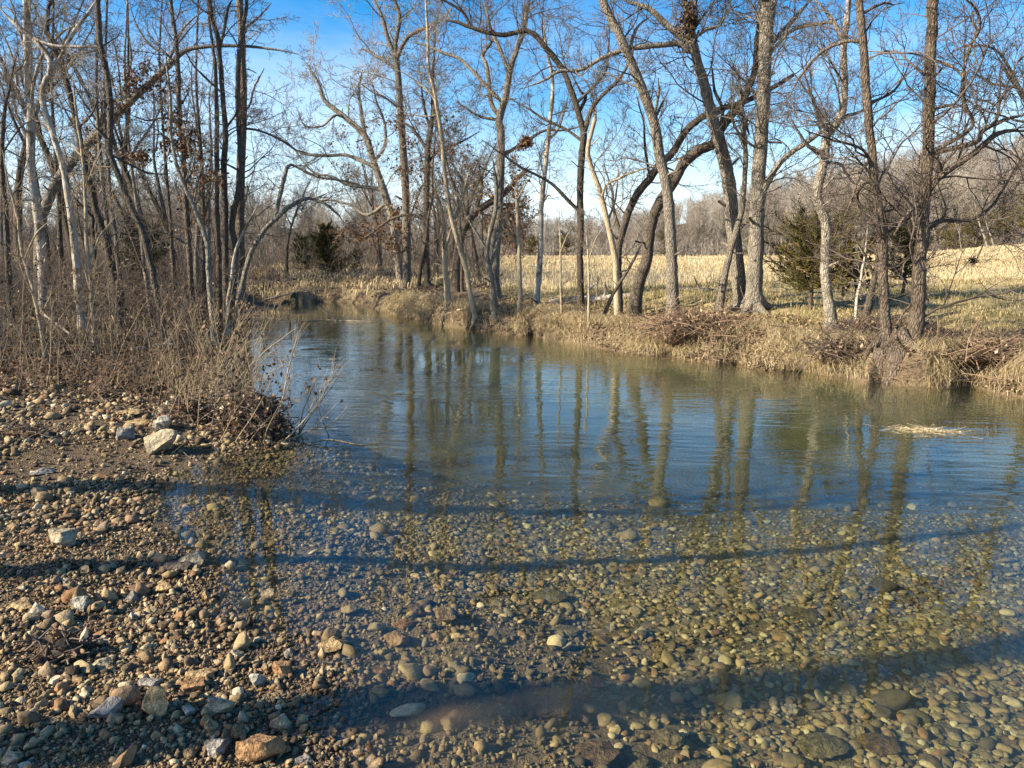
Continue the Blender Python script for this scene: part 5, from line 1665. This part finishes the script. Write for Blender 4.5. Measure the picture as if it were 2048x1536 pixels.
shrub('dense fan of sunlit tan stems leaning over the water at the bank point', hit(415, 838), 40, 1.0, .85, (.25, .1, 0), 'twig_tan', 'twig_tan', .0048, leaves=160, kids=5)
shrub('bundle of long tan canes rising behind the sunlit fan at the waterline', hit(445, 775), 26, 1.3, .8, (.12, .1, 0), 'twig_tan', 'twig_tan', .0052, leaves=60)
shrub('dark drowned brush at the bank tip, trailing twigs over the water', hit(505, 868), 34, .75, 1.1, (.4, -.15, 0), 'twig_tan', 'twig_dark', .006, leaves=150)
bs = [(30, 745, 26, 1.9, 'twig_tan', 'arching pale-stemmed shrub at the left edge of the thicket'),
      (110, 770, 22, 1.7, 'twig_tan', 'tall tan-stemmed shrub between the left edge and the cream sapling'),
      (150, 735, 24, 2.0, 'twig_grey', 'grey twiggy shrub behind the tall tan-stemmed shrub'),
      (215, 745, 20, 1.5, 'twig_tan', 'shrub of thin tan stems just right of the cream sapling'),
      (262, 720, 20, 1.7, 'twig_red', 'reddish-stemmed shrub in the middle of the left thicket'),
      (300, 770, 18, 1.2, 'twig_tan', 'low loose shrub in front of the middle of the thicket'),
      (330, 705, 22, 1.8, 'twig_grey', 'upright grey shrub in front of the bowing pale-footed trunk'),
      (375, 740, 18, 1.5, 'twig_red', 'brown open shrub left of the bundle of tan canes'),
      (60, 690, 26, 1.9, 'twig_red', 'dark red-brown brambly shrub deep at the left edge'),
      (-30, 720, 26, 2.0, 'twig_grey', 'shrub cut by the left frame edge'),
      (235, 665, 20, 1.8, 'twig_grey', 'dim shrub at the feet of the close pair of grey trunks'),
      (395, 668, 20, 1.6, 'twig_grey', 'dim shrub before the rusty-leaved trunk'),
      (440, 690, 18, 1.3, 'twig_tan', 'tan shrub at the feet of the braided trunks'),
      (140, 660, 26, 2.0, 'twig_dark', 'dark shrub behind the cream sapling')]
for (px, py, n, H, st, lab) in bs:
    shrub(lab, hit(px, py), int(n * .5), H * .78, .85, (rng.uniform(-.1, .2), 0, 0), st, 'twig_dark' if st != 'twig_tan' else 'twig_grey', .0058, leaves=int(rng.integers(30, 130)))
for (px, py, n, H, lab) in [(70, 775, 60, .45, 'low brown bramble patch along the left edge of the leaf floor'), (190, 775, 60, .45, 'low brown bramble patch under the cream sapling'),
                            (290, 735, 60, .5, 'low brown bramble patch in the middle of the thicket'), (360, 780, 50, .45, 'low brown bramble patch left of the sunlit fan')]:
    shrub(lab, hit(px, py), n, H, 1.9, (0, 0, 0), 'twig_red', 'twig_red', .0035, leaves=130, curve=.16, name='bramble')


# ------------------------------------------------------------------ drift heaps, logs, sticks
def heap(label, px, py, wpx, hpx, mat='twig_red', n=260, leaves=900, tone=(0, 1), Y=None, stick_l=(.25, .8), name='debris_pile'):
    c = hit(px, py); Y = c[1]
    rx = wpx * .5 * Y / F_PX; hz_ = hpx * Y / F_PX
    t = thing(name, label, 'debris pile', tuple(c))
    V, F = ico(4); V = V * (1 + .22 * n3(V, 1.6, int(px)) + .16 * n3(V, 4, int(py)))[:, None] * np.array([rx * .92, rx * .55, hz_ * .8]); V = V[:, :]
    link('heap', mesh_np('heap', V, [F], M['heap']), t)
    a = rng.uniform(0, 2 * pi, n); e = rng.uniform(.05, 1.3, n)
    s0 = np.stack([np.cos(a) * np.cos(e) * rx, np.sin(a) * np.cos(e) * rx * .6, np.sin(e) * hz_ * .85], -1) * rng.uniform(.75, 1.05, (n, 1))
    d = rng.normal(size=(n, 3)) * np.array([1.2, .7, .45])
    L = rng.uniform(*stick_l, n)
    s0 = s0 * (1 + .35 * np.abs(rng.normal(size=(n, 1)))) * np.array([1, 1, .8]); s0 = s0 - norm(d) * L[:, None] * .5
    b, r = grow(s0, d, L, rng.uniform(.0025, .007, n), 5, .13, -.01, .5, .0018)
    m = Mesh(); m.tubes(b, r, 4, rng.uniform(*tone, n)); o = link('sticks', m.mesh('sticks', M[mat]), t); o['kind'] = 'stuff'
    n = leaves
    a = rng.uniform(0, 2 * pi, n); e = rng.uniform(.0, 1.4, n)
    s0 = np.stack([np.cos(a) * np.cos(e) * rx, np.sin(a) * np.cos(e) * rx * .6, np.sin(e) * hz_ * .85], -1) * (.85 + .3 * np.abs(rng.normal(size=(n, 1))))
    s0[:, 2] = np.minimum(s0[:, 2], hz_ * .9)
    lm = Mesh(); lm.leaves(s0, rng.uniform(.03, .07, n), rng.beta(2, 2, n)); o = link('dead_leaves', lm.mesh('dead_leaves', M['leaf_litter'], False), t); o['kind'] = 'stuff'
    return t


k_ = NT('rotting drift'); M['heap'] = k_.surf(k_.ramp(k_.noise(16, 5, k_.coord(), .7), [(.3, (.03, .02, .013)), (.55, (.10, .066, .04)), (.75, (.19, .13, .08))]), .95, k_.bump(k_.noise(20, 5, k_.coord(), .7), 1, .05), .1)
heap('reddish-brown mound of vines and flood drift at the feet of the two thick pale trunks', 1400, 668, 190, 46, 'twig_red', 420, 900)
heap('flood drift of sticks and roots piled round the shaggy trunks at the water', 1768, 672, 170, 34, 'twig_dark', 460, 700)
heap('drift of reddish twigs and leaves along the bank at the far right', 1960, 708, 210, 30, 'twig_red', 380, 900)
heap('dark drift caught low between the crooked pale trunk and the shaggy trunks', 1690, 712, 110, 34, 'twig_dark', 200, 500)
heap('dark clump of leaves and flood drift caught in the brush over the water', 508, 872, 112, 84, 'twig_dark', 240, 1500, name='debris_pile', stick_l=(.15, .45))
heap('dark drift heap under the sunlit fan of stems', 385, 842, 84, 40, 'twig_dark', 150, 700, stick_l=(.15, .4))
heap('black clod of roots and mud on the gravel at the left', 110, 1310, 120, 34, 'twig_dark', 60, 30, stick_l=(.05, .2))
heap('dark low clump of roots lying at the left edge of the upper bar', 35, 872, 120, 18, 'twig_dark', 60, 80, stick_l=(.1, .3))


# loose twigs and vines all along the right bank
q = surf_points(900, (800, 2140), (8.3, 20), lambda x, y, d, rt: rt & (d > .03) & (d < 1.6), .5)
b, r = grow(q + np.array([0, 0, .03]), rng.normal(size=(len(q), 3)) * np.array([1, .7, .22]), rng.uniform(.2, .9, len(q)), rng.uniform(.002, .006, len(q)), 6, .14, .0, .5, .0018)
m = Mesh(); m.tubes(b, r, 4, rng.uniform(0, 1, len(q)))
link('bank_twigs', m.mesh('bank_twigs', M['twig_red']), None, kind='stuff', label='loose twigs and dead vines strewn along the right bank', category='twigs')
q = surf_points(420, (-60, 520), (5.5, 14), lambda x, y, d, rt: ~rt & (d > .1), .8)
b, r = grow(q + np.array([0, 0, .02]), rng.normal(size=(len(q), 3)) * np.array([1, .8, .15]), rng.uniform(.1, .6, len(q)), rng.uniform(.0015, .004, len(q)), 5, .14, .0, .5, .0014)
m = Mesh(); m.tubes(b, r, 4, rng.uniform(0, 1, len(q)))
link('fallen_twigs', m.mesh('fallen_twigs', M['twig_grey']), None, kind='stuff', label='fallen twigs lying on the leafy floor and gravel of the left bank', category='twigs')


def log(label, pa, pb, w, mat, Y=None, lift=.0, cat='log', name='log', bend=.05, stubs=3):
    a = hit(*pa) if Y is None else P(*pa, Y); b = hit(*pb) if Y is None else P(*pb, Y)
    r = w * .5 * (a[1] + b[1]) * .5 / F_PX
    a[2] += r * .6 + lift; b[2] += r * .6 + lift
    k = 9
    pts = a + (b - a) * np.linspace(0, 1, k)[:, None] + np.cumsum(rng.normal(size=(k, 3)) * bend * r * 4, 0) * .4
    p, rr = resample(pts, r * np.linspace(1.05, .75, k) * (1 + rng.normal(size=k) * .08), 3)
    c = p[0].copy()
    t = thing(name, label, cat, tuple(c))
    m = Mesh(); m.tubes(p, rr, 12)
    # close both ends
    for e_, q_ in ((0, 1), (-1, -2)):
        ring = np.concatenate(m.V)[:12] if e_ == 0 else np.concatenate(m.V)[len(p) * 12 - 12: len(p) * 12]
        VV = np.concatenate([ring, [p[e_] - (p[q_] - p[e_]) * .1]])
        i = np.arange(12); m.add(VV, np.stack([i, np.roll(i, -1), np.full(12, 12)], -1))
    link('trunk', m.mesh('trunk', M[mat], local=c), t)
    for s_ in range(stubs):
        i = int(len(p) * rng.uniform(.3, .9))
        q, r2 = grow(p[i][None], np.array([[rng.normal(), -.4, .9]]), np.array([r * rng.uniform(3, 8)]), np.array([rr[i] * .4]), 5, .15, 0, .5)
        m = Mesh(); m.tubes(q, r2, 6); link('branch', m.mesh('branch', M[mat], local=c), t)
    return t


log('long white fallen log with a dark hollow end on the right bank', (1100, 612), (1262, 598), 17, 'bark_white')
log('knobby bleached log lying behind the thick pale trunks', (1340, 584), (1462, 582), 11, 'bark_white', stubs=2)
log('dark rotten log end pushed against the white fallen log', (1052, 622), (1100, 616), 14, 'bark_dark', stubs=1)
log('thin pale log lying in the left thicket near the water', (330, 688), (420, 664), 6, 'bark_white', stubs=1)
log('short pale log angled on the leaf floor of the left bank', (262, 700), (345, 692), 6, 'bark_white', stubs=1)
log('pale stick slanting down in the dark left thicket', (82, 636), (150, 688), 5, 'bark_white', stubs=0, lift=.1)
log('long pale log lying along the bank at the creek bend', (525, 603), (590, 592), 4, 'bark_pale', stubs=0)
log('driftwood log sloping into the water below the dark crooked tree', (855, 636), (890, 620), 6, 'bark_pale', stubs=1)
log('second driftwood log sloping into the water, right of the first', (885, 640), (925, 622), 6, 'bark_tan', stubs=0)

# sticks standing in the creek at the bend
t = thing('stick', 'bare stick snagged in the water before the creek bend', 'stick', tuple(G(672, 642)))
b0 = G(676, 642); y0 = b0[1]
m = Mesh(); p, r = resample(np.array([G(676, 643) - [0, 0, .03], P(655, 628, y0), P(634, 612, y0)]), np.array([.018, .014, .006]), 5); m.tubes(p, r, 6); link('stem', m.mesh('stem', M['bark_tan'], local=G(672, 642)), t)
m = Mesh(); p, r = resample(np.array([G(600, 642), G(650, 641), G(700, 643), G(770, 644)]) + np.array([0, 0, .012]), np.array([.006, .014, .014, .006]), 5); m.tubes(p, r, 6)
link('floating_stick', m.mesh('floating_stick', M['bark_tan'], local=G(680, 642)), None, tuple(G(680, 642)), label='long thin stick floating flat across the creek before the bend', category='stick')
m = Mesh(); p, r = resample(np.array([G(610, 888), G(660, 880), G(720, 890), G(770, 886)]) + np.array([0, 0, .004]), np.array([.002, .005, .005, .002]), 5); m.tubes(p, r, 5)
link('floating_stick', m.mesh('floating_stick', M['twig_tan'], local=G(690, 885)), None, tuple(G(690, 885)), label='thin twig floating on open water right of the brush', category='stick')

# twigs trailing over the water from the brush
for (pts_, lab, w) in [([(560, 890), (600, 850), (640, 800), (662, 755), (668, 735)], 'pale forked switch reaching out over the water from the brush', 3.5),
                       ([(540, 880), (565, 800), (575, 745), (590, 690), (596, 665)], 'thin dark switch bending upright over the water from the brush', 4),
                       ([(575, 880), (620, 862), (665, 845), (690, 820)], 'low pale twig spreading over the water from the brush', 4)]:
    c = G(*pts_[0]); Y = c[1]
    p, r = resample(np.array([P(x, y, Y + .06 * i) for i, (x, y) in enumerate(pts_)]), np.linspace(1, .25, len(pts_)) * w * .5 * Y / F_PX, 5)
    t = thing('overhanging_branch', lab, 'branch', tuple(c))
    m = Mesh(); m.tubes(p, r, 6, .8); link('stem', m.mesh('stem', M['twig_tan'], local=c), t)
    q, dd, l, rr = spawn(p[None], r[None], 14, .3, 1, .45, np.array([1.0]), .32, .004)
    b, rb = grow(q, dd, l, np.maximum(rr * .7, .0015), 4, .08, .03, .4, .0011); m = Mesh(); m.tubes(b, rb, 4, .8)
    o = link('twigs', m.mesh('twigs', M['twig_tan'], local=c), t)

# floating mat of dead grass
c = G(1845, 862)
mb = Mesh()
n = 200
s0 = np.stack([rng.normal(size=n) * .15, rng.normal(size=n) * .07, rng.uniform(.002, .02, n)], -1) + c
s0[:, 1] += (s0[:, 0] - c[0]) * -.22
b, r = grow(s0, rng.normal(size=(n, 3)) * np.array([1, .35, .04]), rng.uniform(.04, .15, n), np.full(n, .002), 4, .1, 0, .6)
b[:, :, 2] = np.clip(b[:, :, 2], .001, .05)
mb.tubes(b, r, 3, rng.uniform(.4, 1, n)); mb.leaves(s0[:40], .03, rng.uniform(.3, .8, 40))
link('floating_grass', mb.mesh('floating_grass', M['straw'], False, local=c), None, tuple(c), label='raft of dead straw floating on the water before the right bank', category='dead grass')

# dark snarl of hanging debris on a branch at the far right
c = P(1946, 522, 10.4)
mb = Mesh(); n = 34
b, r = grow(np.repeat(c[None], n, 0) + rng.normal(size=(n, 3)) * .025, rng.normal(size=(n, 3)), rng.uniform(.08, .7, n), np.full(n, .0022), 5, .2, -.05, .4, .0014)
mb.tubes(b, r, 4, .1); mb.leaves(c + rng.normal(size=(70, 3)) * .02, .035, .05)
link('snarl_of_twigs', mb.mesh('snarl_of_twigs', M['twig_dark'], local=c), None, tuple(c), label='dark star-like snarl of twigs hanging before the field at the far right', category='snarl')

for me in list(bpy.data.meshes):
    if me.users == 0: bpy.data.meshes.remove(me)
